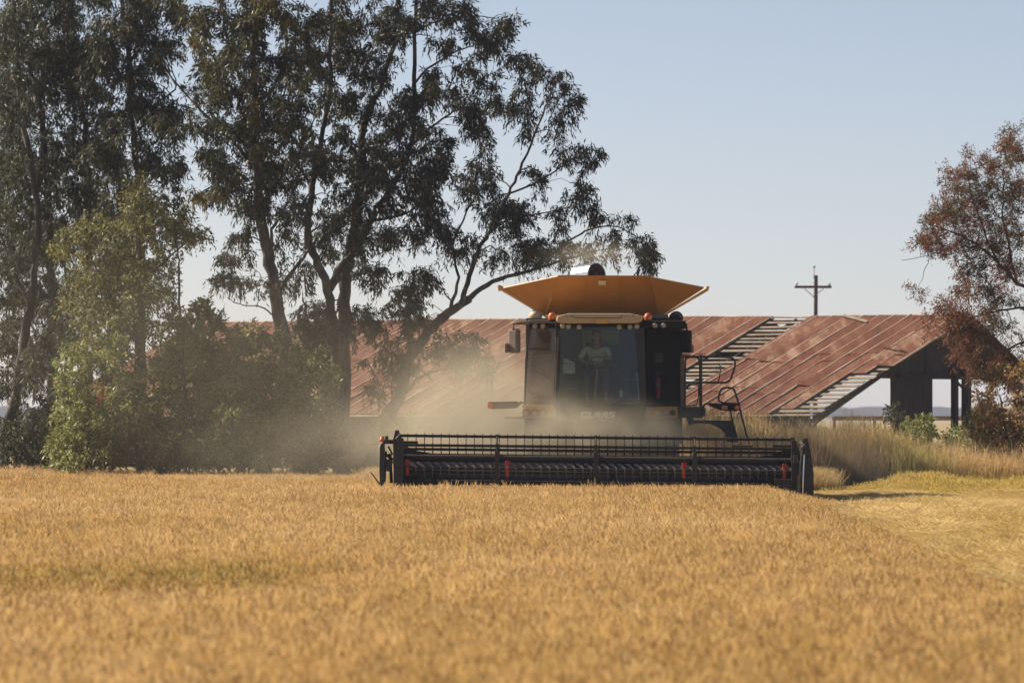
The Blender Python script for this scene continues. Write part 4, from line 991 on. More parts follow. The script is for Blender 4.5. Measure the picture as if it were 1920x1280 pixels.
def tree(name, label, cat, Y0, stems, regions, leafm, barkm, seed, sub_r=.2, sprays=7, n_per=15, spread=.26, L=.15, Wd=.016, droop=.9,
         depth=1.3, group=None, base=None, extra=None, twig=.006):
    r = np.random.default_rng(seed); ra = random.Random(seed)
    bx = base if base is not None else stems[0][0][0][0]
    root = empty(name, (P(bx, 0, Y0).x, Y0, 0), label, cat, group)
    nodes = []; nrad = []
    tm = MB()
    for (pts, r0, r1, *dy) in stems:
        dy = dy[0] if dy else 0
        W = []; N = len(pts)
        for i, p in enumerate(pts):
            yy = Y0 + dy * i / max(1, N - 1)
            W.append(P(p[0], p[1], yy))
        # catmull-rom
        Q = []
        for i in range(N - 1):
            p0, p1, p2, p3 = W[max(0, i - 1)], W[i], W[i + 1], W[min(N - 1, i + 2)]
            kk = 5
            for k in range(kk):
                t = k / kk
                Q.append(.5 * ((2 * p1) + (p2 - p0) * t + (2 * p0 - 5 * p1 + 4 * p2 - p3) * t * t + (3 * p1 - p0 - 3 * p2 + p3) * t ** 3))
        Q.append(W[-1])
        Q = [q + Vector((ra.gauss(0, .02), ra.gauss(0, .05), 0)) for q in Q]
        rr = [r0 + (r1 - r0) * (i / (len(Q) - 1)) ** .8 for i in range(len(Q))]
        rr = [x * .86 * ra.uniform(.9, 1.12) for x in rr]
        tm.tube(Q, rr, 9)
        nodes += [tuple(q) for q in Q]; nrad += rr
    tm.build('trunk', M[barkm], root, smooth=True)
    nodes = np.array(nodes); nrad = np.array(nrad); base_n = nodes.copy()
    subs = []
    for reg in regions:
        cx, cy, rx, ry, ns = reg[:5]; dyc = reg[5] if len(reg) > 5 else 0
        for _ in range(ns):
            a = r.uniform(0, 2 * np.pi); q = np.sqrt(r.uniform(0, 1))
            px, py = cx + rx * q * np.cos(a), cy + ry * q * np.sin(a)
            yy = Y0 + dyc + r.normal(0, depth * .5)
            subs.append(tuple(P(px, py, yy)))
    subs = np.array(subs)
    dd = np.array([np.min(np.linalg.norm(base_n - s, axis=1)) for s in subs])
    order = np.argsort(dd)
    bm_ = MB(); S = []; Dn = []
    nl = [nodes]; 
    allp = np.zeros((len(nodes) + len(subs) * 4, 3)); allr = np.zeros(len(allp)); cnt = len(nodes)
    allp[:cnt] = nodes; allr[:cnt] = nrad
    for oi in order:
        s = subs[oi]
        A = allp[:cnt]
        dvec = A - s; dist = np.linalg.norm(dvec, axis=1)
        cost = dist + .9 * np.maximum(0, A[:, 2] - s[2] - .1) + .25 * (allr[:cnt] < .01)
        j = int(np.argmin(cost)); p0 = Vector(A[j]); p1 = Vector(s); ln = (p1 - p0).length
        rs = min(allr[j] * .7, .012 + .014 * ln)
        rs = max(rs, twig)
        pts = []
        k = max(2, min(5, int(ln / .25) + 2))
        for i in range(k + 1):
            t = i / k; q = p0.lerp(p1, t); q.z += math.sin(t * math.pi) * ln * .14
            if 0 < i < k: q += Vector((ra.gauss(0, .03), ra.gauss(0, .04), ra.gauss(0, .03))) * min(1, ln)
            pts.append(q)
        if ln > .05: bm_.tube(pts, [rs + (twig - rs) * i / k for i in range(k + 1)], 4, cap=False)
        for i in (k // 2, k - 1, k):
            if cnt < len(allp): allp[cnt] = pts[i]; allr[cnt] = rs + (twig - rs) * i / k; cnt += 1
        for _ in range(sprays):
            off = r.normal(0, sub_r * .45, 3); off[1] *= 1.2
            S.append(s + off * .5); d = off / (np.linalg.norm(off) + 1e-6) + np.array([0, 0, .25]) + r.normal(0, .25, 3); Dn.append(d / np.linalg.norm(d))
    S = np.array(S); Dn = np.array(Dn)
    # hanging twig under each spray
    for i in range(len(S)):
        a = Vector(S[i]); d = Vector(Dn[i]); pts = [a, a + d * spread * .5 + Vector((0, 0, -.25 * spread * droop)), a + d * spread + Vector((0, 0, -spread * droop))]
        bm_.tube(pts, [twig * .7, twig * .5, twig * .3], 3, cap=False)
    bm_.build('branches', M[barkm], root)
    V, Fq = leaves_np(S, Dn, n_per, spread, L, Wd, droop, r)
    np_mesh('crown', V, Fq, M[leafm], root)
    if extra:
        for (cx, cy, rad, num, mat, nmx) in extra:
            S2 = np.array([tuple(P(cx + r.normal(0, rad), cy + r.normal(0, rad * .6), Y0 - 1.0 + r.normal(0, .1))) for _ in range(num)])
            D2 = r.normal(0, 1, (num, 3)); D2 /= np.linalg.norm(D2, axis=1, keepdims=True)
            V, Fq = leaves_np(S2, D2, 10, .12, L, Wd * 1.4, .4, r); np_mesh(nmx, V, Fq, M[mat], root)
    return root

z7 = lambda *pts: [(560 + x / 2.285, y / 2.285) for x, y in pts]
# 1. leaning gum to the left of the cab, its crown over the machine
regA = [(x, y, 17, 15, 3) for x, y in z7((1030,300),(1110,340),(1170,430),(960,380),(920,450),(980,480),(1120,500),(960,550),(1100,590),(1180,640),(1250,680),(1130,680),
        (1220,800),(1180,850),(1000,720),(1030,800),(800,620),(740,720),(820,760),(720,830),(850,850),(930,900),(900,960),(980,950),(1080,900),(1130,960),(1000,1030),
        (900,1000),(700,1090),(620,1000),(900,1110),(1050,1090),(1170,1080),(1250,1050),(1320,1000),(1340,1080),(1290,940),(1380,960),(1490,1080),(1500,1130),(1260,890),
        (540,1150),(480,1200),(560,1220),(850,1100),(950,1090),(1120,1110),(1220,1120),(1440,1030),(1490,1050),(870,920),(960,880))]
regA += [(x, y, 8, 9, 2) for x, y in z7((1185, 440), (1125, 510), (1255, 700), (1265, 660), (1495, 1140), (1500, 1100), (1240, 830), (1205, 860))]
regA += [(938, 395, 40, 32, 14), (1000, 465, 75, 18, 16), (850, 450, 40, 40, 12), (895, 330, 40, 36, 14), (980, 200, 30, 30, 6), (1050, 180, 22, 26, 5)]
regA += [(760, 560, 40, 34, 14), (700, 590, 45, 30, 16), (789, 600, 40, 25, 10), (781, 661, 45, 30, 14), (842, 650, 35, 24, 10), (872, 668, 28, 24, 10), (736, 666, 32, 26, 8), (885, 634, 24, 14, 4), (640, 610, 40, 30, 12), (780, 530, 36, 25, 9), (590, 600, 35, 30, 10), (700, 700, 30, 40, 6)]
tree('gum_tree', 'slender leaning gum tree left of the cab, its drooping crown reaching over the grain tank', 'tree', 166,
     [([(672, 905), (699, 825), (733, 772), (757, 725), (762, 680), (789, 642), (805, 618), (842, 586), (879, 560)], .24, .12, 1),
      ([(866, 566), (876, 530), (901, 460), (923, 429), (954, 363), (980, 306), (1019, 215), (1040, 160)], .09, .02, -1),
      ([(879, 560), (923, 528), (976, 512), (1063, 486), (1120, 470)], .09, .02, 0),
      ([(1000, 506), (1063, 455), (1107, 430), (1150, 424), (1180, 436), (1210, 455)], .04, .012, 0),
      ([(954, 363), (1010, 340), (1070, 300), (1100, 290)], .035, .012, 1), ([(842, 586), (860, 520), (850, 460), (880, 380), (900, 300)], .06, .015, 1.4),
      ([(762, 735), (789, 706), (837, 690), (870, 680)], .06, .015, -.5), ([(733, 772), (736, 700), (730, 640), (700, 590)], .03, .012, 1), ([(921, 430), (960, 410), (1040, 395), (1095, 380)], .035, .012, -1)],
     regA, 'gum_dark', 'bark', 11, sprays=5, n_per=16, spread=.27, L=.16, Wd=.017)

# 2. double stemmed gum
regB = [(875, 9, 20, 14, 5), (945, 39, 16, 16, 5), (936, 61, 18, 14, 5), (893, 57, 26, 16, 8), (919, 92, 22, 14, 6), (893, 88, 18, 14, 5), (840, 22, 22, 18, 7), (805, 26, 24, 26, 9), (831, 74, 24, 18, 7),
        (875, 127, 22, 16, 6), (919, 153, 20, 16, 6), (928, 193, 18, 18, 6), (866, 184, 26, 24, 9), (875, 219, 28, 20, 9), (884, 245, 24, 14, 6), (805, 184, 24, 24, 8), (805, 144, 26, 20, 7), (840, 280, 16, 14, 4),
        (845, 275, 10, 10, 2), (801, 263, 24, 20, 7), (814, 324, 28, 24, 9), (976, 105, 18, 12, 4), (990, 118, 14, 12, 4), (1003, 135, 10, 10, 2),
        (640, 30, 55, 40, 30), (740, 40, 50, 40, 28), (620, 110, 45, 40, 22), (700, 110, 48, 40, 24), (760, 190, 36, 50, 20), (650, 200, 50, 50, 28), (720, 260, 48, 50, 30), (790, 300, 40, 40, 20),
        (640, 300, 44, 50, 24), (700, 350, 55, 48, 32), (770, 370, 44, 40, 22), (640, 400, 42, 40, 20), (700, 440, 36, 26, 12), (760, 440, 34, 24, 10), (600, 470, 30, 40, 10), (690, 500, 26, 20, 5), (820, 400, 30, 30, 10),
        (700, 520, 28, 20, 5), (590, 570, 26, 18, 6), (690, -60, 120, 50, 40), (850, -50, 40, 40, 12), (670, 470, 24, 30, 7)]
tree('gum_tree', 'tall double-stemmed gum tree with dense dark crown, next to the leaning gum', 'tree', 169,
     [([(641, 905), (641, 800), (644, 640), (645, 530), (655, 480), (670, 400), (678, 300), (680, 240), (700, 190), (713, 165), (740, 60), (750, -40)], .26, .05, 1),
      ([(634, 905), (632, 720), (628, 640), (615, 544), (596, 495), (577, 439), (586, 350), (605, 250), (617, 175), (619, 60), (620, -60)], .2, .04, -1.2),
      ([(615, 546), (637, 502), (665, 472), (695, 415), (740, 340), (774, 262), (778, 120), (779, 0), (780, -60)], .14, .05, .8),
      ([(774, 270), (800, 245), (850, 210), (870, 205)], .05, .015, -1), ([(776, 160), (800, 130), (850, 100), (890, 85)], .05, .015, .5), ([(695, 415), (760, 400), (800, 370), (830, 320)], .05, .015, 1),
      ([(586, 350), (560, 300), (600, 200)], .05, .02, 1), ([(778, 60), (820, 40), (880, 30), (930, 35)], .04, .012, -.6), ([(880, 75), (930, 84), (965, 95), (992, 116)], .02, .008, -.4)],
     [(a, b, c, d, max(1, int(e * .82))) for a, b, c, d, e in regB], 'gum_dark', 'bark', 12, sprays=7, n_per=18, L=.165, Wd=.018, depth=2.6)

# 3. broad gum with an olive tinge
regC = [(420, 30, 50, 40, 26), (500, 20, 45, 40, 26), (560, 60, 40, 50, 22), (400, 100, 35, 36, 16), (460, 100, 45, 40, 24), (530, 130, 44, 40, 22), (410, 160, 40, 36, 20), (480, 190, 45, 40, 26), (550, 220, 40, 44, 24),
        (400, 225, 40, 26, 14), (460, 260, 46, 36, 22), (520, 290, 44, 36, 20), (580, 300, 36, 44, 16), (400, 300, 34, 34, 12), (450, 340, 50, 34, 22), (380, 350, 28, 26, 7), (520, 360, 44, 30, 17), (560, 400, 36, 30, 10), (480, 390, 40, 22, 10),
        (470, 450, 36, 26, 8), (440, 500, 30, 24, 7), (500, 530, 34, 20, 6), (545, 470, 28, 28, 6), (420, 530, 26, 16, 5), (560, 520, 22, 20, 4), (470, -60, 100, 50, 36), (585, 130, 30, 50, 10), (365, 20, 24, 26, 6), (355, 190, 18, 24, 3), (340, 250, 20, 20, 4), (365, 60, 20, 20, 4)]
tree('gum_tree', 'thick gum tree with olive-tinged leaves and an open gap of sky on its left', 'tree', 164,
     [([(556, 905), (552, 780), (540, 690), (521, 570), (506, 495), (487, 400), (482, 320), (480, 262), (477, 150), (474, 60), (470, -60)], .27, .06, 0),
      ([(521, 555), (544, 514), (575, 475), (600, 440)], .08, .02, 1), ([(518, 595), (490, 575), (455, 572), (425, 558)], .03, .01, -1), ([(504, 480), (512, 430), (540, 380), (570, 300)], .07, .02, -1),
      ([(482, 320), (440, 270), (400, 230), (350, 180), (310, 130)], .06, .02, 1), ([(478, 200), (520, 150), (550, 80), (560, 10)], .06, .02, 1), ([(477, 180), (440, 120), (420, 40), (415, -30)], .05, .02, -1)],
     [(a, b, c * 1.05, d * 1.05, max(1, int(e * .85))) for a, b, c, d, e in regC], 'gum', 'bark', 13, sprays=7, n_per=18, L=.165, Wd=.018, depth=2.4)

# 4-8. the grove at the left edge
def grove(label, Y, stems, regs, seed, dens=1.0):
    regs = [(a, b, c * 1.1, d * 1.1, max(1, int(e * dens * 1.5)), *f) for a, b, c, d, e, *f in regs]
    tree('gum_tree', label, 'tree', Y, stems, regs, 'gum_left', 'bark', seed, sprays=6, n_per=17, depth=2.2, L=.17, Wd=.018, group='gum trees of the left grove')
grove('gum tree with a pale upright trunk rising behind the light green tree', 168,
      [([(268, 905), (265, 700), (262, 480), (257, 322), (251, 262), (244, 187), (240, 94), (227, -10), (222, -80)], .17, .05, 0), ([(251, 262), (290, 200), (330, 160), (310, 110)], .04, .015, 1), ([(257, 340), (300, 300), (320, 250)], .04, .012, -1)],
      [(280, 20, 60, 40, 24), (220, 60, 50, 40, 20), (300, 90, 40, 34, 14), (190, 130, 40, 40, 14), (270, 160, 46, 36, 18), (310, 230, 30, 34, 12), (230, 220, 40, 36, 14), (290, 290, 36, 36, 12), (200, 300, 40, 40, 14), (330, 330, 24, 28, 6), (240, 400, 50, 44, 14), (320, 400, 28, 30, 6), (260, -60, 80, 40, 22), (340, 30, 20, 26, 5), (330, 215, 24, 20, 5)], 21)
grove('gum tree with a kinked trunk showing pale bark, second from the light green tree', 171,
      [([(150, 905), (158, 700), (165, 520), (163, 356), (159, 244), (152, 195), (141, 142), (136, 60), (130, -70)], .16, .05, 0), ([(163, 380), (200, 320), (215, 260)], .04, .015, -1), ([(159, 250), (120, 210), (100, 150)], .04, .015, 1)],
      [(150, 10, 50, 40, 20), (110, 70, 44, 44, 18), (170, 100, 40, 40, 16), (130, 180, 44, 44, 18), (200, 190, 34, 36, 10), (120, 270, 44, 40, 16), (190, 270, 36, 34, 10), (140, 350, 44, 44, 16), (110, 440, 44, 40, 14), (180, 420, 40, 44, 14), (150, -60, 70, 40, 20), (130, 530, 40, 36, 10), (200, 520, 40, 30, 8)], 22)
grove('gum tree with a curving dark trunk near the left edge, behind the slanting stem', 170,
      [([(92, 905), (97, 740), (97, 607), (96, 480), (90, 375), (81, 262), (77, 195), (60, 139), (48, 40), (44, -70)], .17, .05, .5), ([(90, 375), (60, 320), (40, 260)], .05, .015, -1)],
      [(50, 20, 50, 44, 24), (30, 100, 44, 44, 22), (90, 110, 34, 36, 12), (50, 190, 44, 44, 22), (20, 280, 36, 44, 18), (70, 290, 40, 36, 14), (40, 370, 44, 40, 18), (90, 380, 30, 34, 8), (30, 460, 36, 40, 14), (80, 480, 34, 36, 10), (50, 550, 44, 34, 14), (100, 560, 30, 30, 6), (60, -60, 70, 40, 20), (60, 640, 44, 34, 10), (20, 620, 24, 34, 8)], 23)
grove('gum tree with a dark trunk slanting down to the left edge of the field', 165,
      [([(2, 905), (8, 832), (26, 757), (41, 664), (56, 570), (67, 495), (72, 400), (58, 300), (40, 200), (30, 80), (20, -60)], .2, .05, 0), ([(56, 570), (20, 500), (0, 430)], .06, .02, 1)],
      [(10, 60, 36, 50, 14), (15, 180, 36, 50, 14), (10, 300, 30, 50, 12), (5, 400, 30, 40, 10), (5, 520, 30, 44, 12), (40, 700, 30, 30, 5), (90, 660, 34, 30, 8), (110, 740, 34, 30, 8), (10, 700, 24, 40, 7), (60, 760, 30, 24, 5), (125, 600, 36, 34, 10), (5, 790, 30, 30, 6)], 24)
grove('thin gum tree of bare dark stems deep in the left grove', 174,
      [([(190, 905), (192, 740), (200, 640), (215, 520), (222, 400), (228, 300)], .1, .03, 0), ([(30, 905), (32, 800), (30, 640), (24, 520), (18, 380)], .09, .03, 0), ([(120, 905), (118, 760), (126, 640), (122, 500)], .08, .03, 0), ([(200, 640), (240, 580), (250, 500)], .05, .02, 0)],
      [(220, 480, 40, 44, 14), (60, 440, 50, 40, 12), (120, 640, 40, 40, 10), (240, 560, 36, 36, 12), (170, 600, 30, 40, 9), (30, 600, 24, 30, 5), (200, 330, 50, 50, 14), (70, 700, 40, 24, 6)], 25)

# 9. light green tree in front of the grove
tree('young_tree', 'light yellow-green young tree standing in front of the dark gum trunks', 'tree', 162,
     [([(262, 905), (258, 760), (255, 640), (250, 560), (262, 470), (265, 380), (262, 330)], .1, .015, 0), ([(346, 905), (344, 700), (340, 600), (336, 520), (333, 470), (326, 430)], .06, .02, 0), ([(255, 640), (210, 560), (170, 480), (150, 430)], .06, .015, -.6), ([(250, 560), (300, 500), (350, 450), (370, 430)], .05, .012, .5)],
     [(258, 350, 16, 20, 7), (272, 400, 40, 34, 20), (235, 440, 40, 30, 16), (310, 440, 46, 30, 20), (360, 440, 22, 16, 5), (160, 430, 40, 28, 12), (180, 490, 50, 36, 20), (250, 500, 50, 40, 26), (310, 500, 30, 36, 10), (220, 560, 60, 36, 26), (150, 550, 36, 36, 12), (290, 560, 40, 36, 18), (120, 470, 20, 24, 4), (180, 620, 50, 34, 18), (260, 620, 40, 34, 16)],
     'fresh', 'bark', 31, sprays=6, n_per=14, spread=.28, L=.12, Wd=.022, droop=.55, depth=1.4)

# 10+. shrubs along the foot of the trees
def shrub(label, Y, cx, cy, rx, ry, n, seed, mat='shrub', extra=None, L=.125, stems=None, sprays=7, n_per=15, name='shrub', cat='shrub', group='shrubs below the gum trees', Wd=.026):
    ra = random.Random(seed)
    gy = H0 + CZ * F / Y
    st = []
    for k in range(4):
        x0 = cx + ra.uniform(-rx * .4, rx * .4); x1 = cx + ra.uniform(-rx * .8, rx * .8)
        st.append(([(x0, gy + 2), ((x0 + x1) / 2 + ra.uniform(-8, 8), (gy + cy) / 2), (x1, cy - ry * ra.uniform(.1, .7))], .045, .012, ra.uniform(-.6, .6)))
    regs = [(cx, cy, rx * .92, ry * .92, int(n * .72)), (cx, cy + ry * .35, rx, ry * .6, int(n * .36))]
    return tree(name, label, cat, Y, st, regs, mat, 'bark_dark', seed, sprays=sprays, n_per=n_per, spread=.22, L=L, Wd=Wd, droop=.35, depth=1.8, extra=extra, group=group, base=cx, sub_r=.2)
shrub('leafy green shrub below the light green tree, with a spray of orange leaves', 161, 185, 720, 90, 100, 110, 41, extra=[(196, 738, 7, 9, 'orange_leaf', 'orange_leaves')])
shrub('tall grey-green shrub swelling to a rounded brown top beside the olive gum', 162.5, 375, 680, 98, 118, 150, 42, mat='shrub')
shrub('olive shrub massed in front of the thick gum trunk', 161.5, 490, 712, 86, 128, 125, 43, mat='shrub_brown')
shrub('tall brownish shrub filling the space just left of the double-stemmed gum', 163.5, 575, 742, 62, 110, 70, 58, mat='shrub')
shrub('dark low shrub at the far left behind the field edge', 163.5, 60, 830, 75, 50, 50, 44, mat='gum_left')
shrub('broad bright green low shrub at the field edge below the orange leaves', 160.4, 160, 825, 70, 55, 60, 45, mat='shrub')
shrub('olive-brown shrub low in the middle of the thicket', 160.6, 300, 815, 95, 66, 90, 46, mat='shrub_brown')
shrub('dusty green low shrub between the thicket and the gum trunks', 160.8, 440, 825, 80, 58, 70, 47, mat='shrub')
shrub('dusty brown brush around the foot of the double-stemmed gum', 162, 590, 820, 70, 62, 60, 48, mat='shrub_brown')
shrub('dark leafy tall shrub behind the two gum trunks', 172, 590, 650, 55, 60, 46, 49, mat='gum_dark')
shrub('dark upright shrub left of the leafy green shrub', 166, 110, 800, 60, 80, 36, 50, mat='gum_dark')
shrub('pale yellow-green bush behind the left end of the header', 158.5, 760, 812, 58, 30, 40, 51, mat='fresh', group='low bushes by the barn')
shrub('small green bush behind the leaning gum foot, dimmed by dust', 159.5, 660, 850, 34, 26, 14, 52, mat='fresh', group='low bushes by the barn')
shrub('little sunlit green bush rising before the barn roof, left of the mirror', 163, 915, 690, 14, 28, 7, 57, mat='shrub', group='low bushes by the barn', L=.07)
shrub('dark green bush below the dark barn wall', 190, 1722, 806, 26, 24, 16, 53, mat='shrub', group='low bushes by the barn')
shrub('dark green bush at the foot of the barn posts', 190, 1790, 812, 22, 16, 10, 54, mat='shrub', group='low bushes by the barn')
shrub('small dark bush in the open bay of the barn', 192, 1675, 778, 8, 16, 4, 55, mat='gum_left', group='low bushes by the barn')

# right: russet tree
regR = [(1900, 290, 24, 26, 14), (1850, 330, 34, 34, 16), (1810, 345, 26, 34, 10), (1780, 370, 24, 30, 9), (1750, 400, 24, 26, 9), (1900, 370, 34, 40, 22), (1840, 400, 44, 36, 24), (1780, 420, 30, 26, 11), (1745, 440, 24, 22, 8), (1724, 460, 16, 18, 4),
        (1880, 440, 44, 36, 24), (1820, 460, 34, 26, 13), (1770, 470, 24, 18, 5), (1900, 500, 30, 30, 14), (1850, 500, 30, 24, 9), (1830, 540, 34, 26, 10), (1790, 530, 24, 26, 5), (1800, 575, 34, 26, 12), (1850, 580, 30, 24, 9), (1760, 570, 22, 24, 4),
        (1718, 540, 14, 20, 2), (1740, 610, 16, 12, 2), (1790, 610, 28, 22, 12), (1830, 640, 34, 28, 18), (1870, 600, 30, 20, 6), (1890, 560, 26, 20, 5), (1850, 690, 40, 34, 20), (1810, 660, 22, 22, 8), (1900, 640, 20, 26, 4), (1980, 380, 50, 110, 40), (1980, 600, 40, 100, 20), (1905, 255, 14, 10, 3), (1815, 300, 6, 12, 2), (1775, 330, 5, 14, 2), (1880, 275, 12, 12, 3)]
tree('russet_tree', 'willow-like tree with russet leaves overhanging the right end of the barn', 'tree', 158,
     [([(2010, 925), (2005, 760), (1990, 640), (1985, 520), (1975, 400), (1960, 300)], .22, .06, 0), ([(1990, 580), (1940, 545), (1905, 528), (1870, 490), (1820, 450), (1770, 430), (1740, 420)], .07, .012, -1),
      ([(1905, 528), (1890, 450), (1880, 380), (1885, 300)], .04, .012, .6), ([(1870, 490), (1840, 420), (1820, 360), (1815, 310)], .03, .01, -.5), ([(1990, 600), (1930, 578), (1890, 580), (1840, 590), (1800, 600)], .05, .012, .5),
      ([(1985, 660), (1930, 640), (1880, 660), (1840, 680)], .05, .012, -.4), ([(1770, 470), (1740, 478), (1705, 486), (1692, 488)], .012, .006, 0), ([(1745, 478), (1730, 520), (1715, 545)], .01, .005, 0)],
     regR, 'russet', 'bark_red', 61, sprays=7, n_per=18, spread=.26, L=.10, Wd=.011, droop=.15, depth=1.3)
shrub('rusty olive bush growing below the russet tree at the right edge', 164, 1890, 760, 60, 92, 62, 62, mat='russet_low', group='low bushes by the barn')
shrub('yellowish low bush left of the russet bush by the barn post', 165, 1838, 800, 24, 44, 22, 63, mat='shrub_brown', group='low bushes by the barn')

# faint far tree line and low hills
hz_ = MB(); ra = random.Random(5); x = -1500.0
top = []
while x < 1500: top.append((x, 6.5 + ra.uniform(-1.5, 2))); x += 12
hz_.prism([(-1500, 0)] + top + [(1500, 0)], 4300, 4400)
M['far'] = surf('far_woodland', [(0.3, (0.05, 0.06, 0.04)), (0.7, (0.08, 0.085, 0.06))], .1, .9)
tag(hz_.build('hills', M['far']), kind='structure')

# ------------------------------------------------------------------ field plants (uncountable)
def proto_set(name, mat, kind, count, seed):
    cc = bpy.data.collections.new(name); r = random.Random(seed); out = []
    for c in range(count):
        V = []; Fc = []; H = []
        def strip(pts, ws, hs, side):
            b = len(V)
            for p, w, h in zip(pts, ws, hs):
                V.append(tuple(p - side * w)); V.append(tuple(p + side * w)); H.extend([h, h])
            for i in range(len(pts) - 1): Fc.append((b + 2 * i, b + 2 * i + 1, b + 2 * i + 3, b + 2 * i + 2))
        def rside(): 
            a = r.uniform(-.9, .9); return Vector((math.cos(a), math.sin(a), 0))
        if kind == 'rice':
            for k in range(32):
                x, y = r.uniform(-.17, .17), r.uniform(-.17, .17); h = r.uniform(.78, 1.06)
                lean = Vector((r.gauss(-.06, .05), r.gauss(0, .08), 0)); b = Vector((x, y, 0))
                side = rside()
                p = [b, b + lean * .25 + Vector((0, 0, h * .5)), b + lean + Vector((0, 0, h * .88))]
                strip(p, [.004, .004, .003], [0, .5, .85], side)
                # drooping head of grain
                dx = r.choice((-1, -1, -1, 1)) * r.uniform(.005, .022); e = p[-1]
                hd_ = [e, e + Vector((dx * .6, r.uniform(-.03, .03), h * .14)), e + Vector((dx * 1.5, 0, h * .25)), e + Vector((dx * 2.7, 0, h * r.uniform(.26, .38)))]
                w = r.uniform(.0045, .008)
                strip(hd_, [.004, w, w, .003], [.9, .95, 1, 1], side)
                if r.random() < .7:
                    s2 = rside(); d = Vector((r.gauss(0, .12), r.gauss(0, .1), 0)); q = b + Vector((0, 0, h * .35)) + lean * .2
                    strip([q, q + d * .6 + Vector((0, 0, h * .35)), q + d * 1.2 + Vector((0, 0, h * r.uniform(.4, .62)))], [.006, .008, .001], [.4, .6, .8], s2)
        elif kind == 'straw':
            for k in range(56):
                x, y = r.uniform(-.3, .3), r.uniform(-.3, .3); a = r.gauss(2.4, .9) if r.random() < .6 else r.uniform(0, 6.28); ln = r.uniform(.1, .3)
                d = Vector((math.cos(a), math.sin(a) * .7, r.uniform(0, .6))) * ln; b = Vector((x, y, r.uniform(.01, .16)))
                strip([b, b + d * .5 + Vector((0, 0, .03)), b + d], [.003, .005, .002], [.4, .8, 1], (lambda q: Vector((0, math.cos(q), math.sin(q))))(r.uniform(-.3, 1.2)))
            for k in range(16):
                x, y = r.uniform(-.3, .3), r.uniform(-.3, .3); b = Vector((x, y, 0))
                strip([b, b + Vector((r.gauss(0, .03), 0, r.uniform(.08, .2)))], [.005, .004], [.2, .6], rside())
        elif kind == 'weed':
            for k in range(34):
                x, y = r.gauss(0, .16), r.gauss(0, .16); h = r.uniform(.45, 1.05); b = Vector((x, y, 0)); ln = Vector((r.gauss(0, .16), r.gauss(0, .16), 0)) * h; side = rside()
                p = [b, b + ln * .3 + Vector((0, 0, h * .5)), b + ln + Vector((0, 0, h))]
                strip(p, [.006, .006, .002], [0, .5, .9], side)
                if r.random() < .4:
                    for q in range(4):
                        e = p[2] + Vector((r.gauss(0, .05), r.gauss(0, .03), r.uniform(-.22, .05))); strip([e, e + Vector((r.gauss(0, .04), 0, r.uniform(-.02, .07)))], [.005, .003], [.95, 1], rside())
        me = bpy.data.meshes.new(name); me.from_pydata(V, [], Fc); a = me.attributes.new('hgt', 'FLOAT', 'POINT'); a.data.foreach_set('value', H)
        me.materials.append(M[mat]); o = bpy.data.objects.new('%s_%02d' % (name, c), me); cc.objects.link(o)
    return cc

def scatter(name, P3, rot, scl, tint, coll, count, label, cat):
    n = len(P3); me = bpy.data.meshes.new(name); me.vertices.add(n); me.vertices.foreach_set('co', P3.astype(np.float32).ravel())
    def at(nm_, ty, arr, key): a = me.attributes.new(nm_, ty, 'POINT'); a.data.foreach_set(key, arr.ravel())
    at('rot', 'FLOAT_VECTOR', rot.astype(np.float32), 'vector'); at('scl', 'FLOAT_VECTOR', scl.astype(np.float32), 'vector')
    at('tint', 'FLOAT', tint.astype(np.float32), 'value'); at('pick', 'INT', np.random.default_rng(3).integers(0, count, n).astype(np.int32), 'value')
    o = bpy.data.objects.new(name, me); col.objects.link(o); tag(o, label, cat, kind='stuff')
    ng = bpy.data.node_groups.new(name, 'GeometryNodeTree')
    ng.interface.new_socket('Geometry', in_out='INPUT', socket_type='NodeSocketGeometry'); ng.interface.new_socket('Geometry', in_out='OUTPUT', socket_type='NodeSocketGeometry')
    N = ng.nodes; Lk = ng.links.new; gi = N.new('NodeGroupInput'); go = N.new('NodeGroupOutput'); ip = N.new('GeometryNodeInstanceOnPoints'); ci = N.new('GeometryNodeCollectionInfo')
    ci.inputs['Collection'].default_value = coll; ci.inputs['Separate Children'].default_value = True; ci.inputs['Reset Children'].default_value = True
    def na(nm_, ty): a = N.new('GeometryNodeInputNamedAttribute'); a.data_type = ty; a.inputs['Name'].default_value = nm_; return a.outputs['Attribute']
    e2 = N.new('FunctionNodeEulerToRotation'); Lk(na('rot', 'FLOAT_VECTOR'), e2.inputs[0])
    Lk(gi.outputs[0], ip.inputs['Points']); Lk(ci.outputs[0], ip.inputs['Instance']); ip.inputs['Pick Instance'].default_value = True
    Lk(na('pick', 'INT'), ip.inputs['Instance Index']); Lk(e2.outputs[0], ip.inputs['Rotation']); Lk(na('scl', 'FLOAT_VECTOR'), ip.inputs['Scale']); Lk(ip.outputs[0], go.inputs[0])
    md = o.modifiers.new('scatter', 'NODES'); md.node_group = ng
    return o

def vnoise(x, y, seed=0):
    """smooth value noise in numpy"""
    r = np.random.default_rng(seed); T = r.uniform(0, 1, (256, 256))
    xi, yi = np.floor(x).astype(int), np.floor(y).astype(int); fx, fy = x - xi, y - yi; fx = fx * fx * (3 - 2 * fx); fy = fy * fy * (3 - 2 * fy)
    g = lambda a, b: T[a % 256, b % 256]
    return (g(xi, yi) * (1 - fx) + g(xi + 1, yi) * fx) * (1 - fy) + (g(xi, yi + 1) * (1 - fx) + g(xi + 1, yi + 1) * fx) * fy

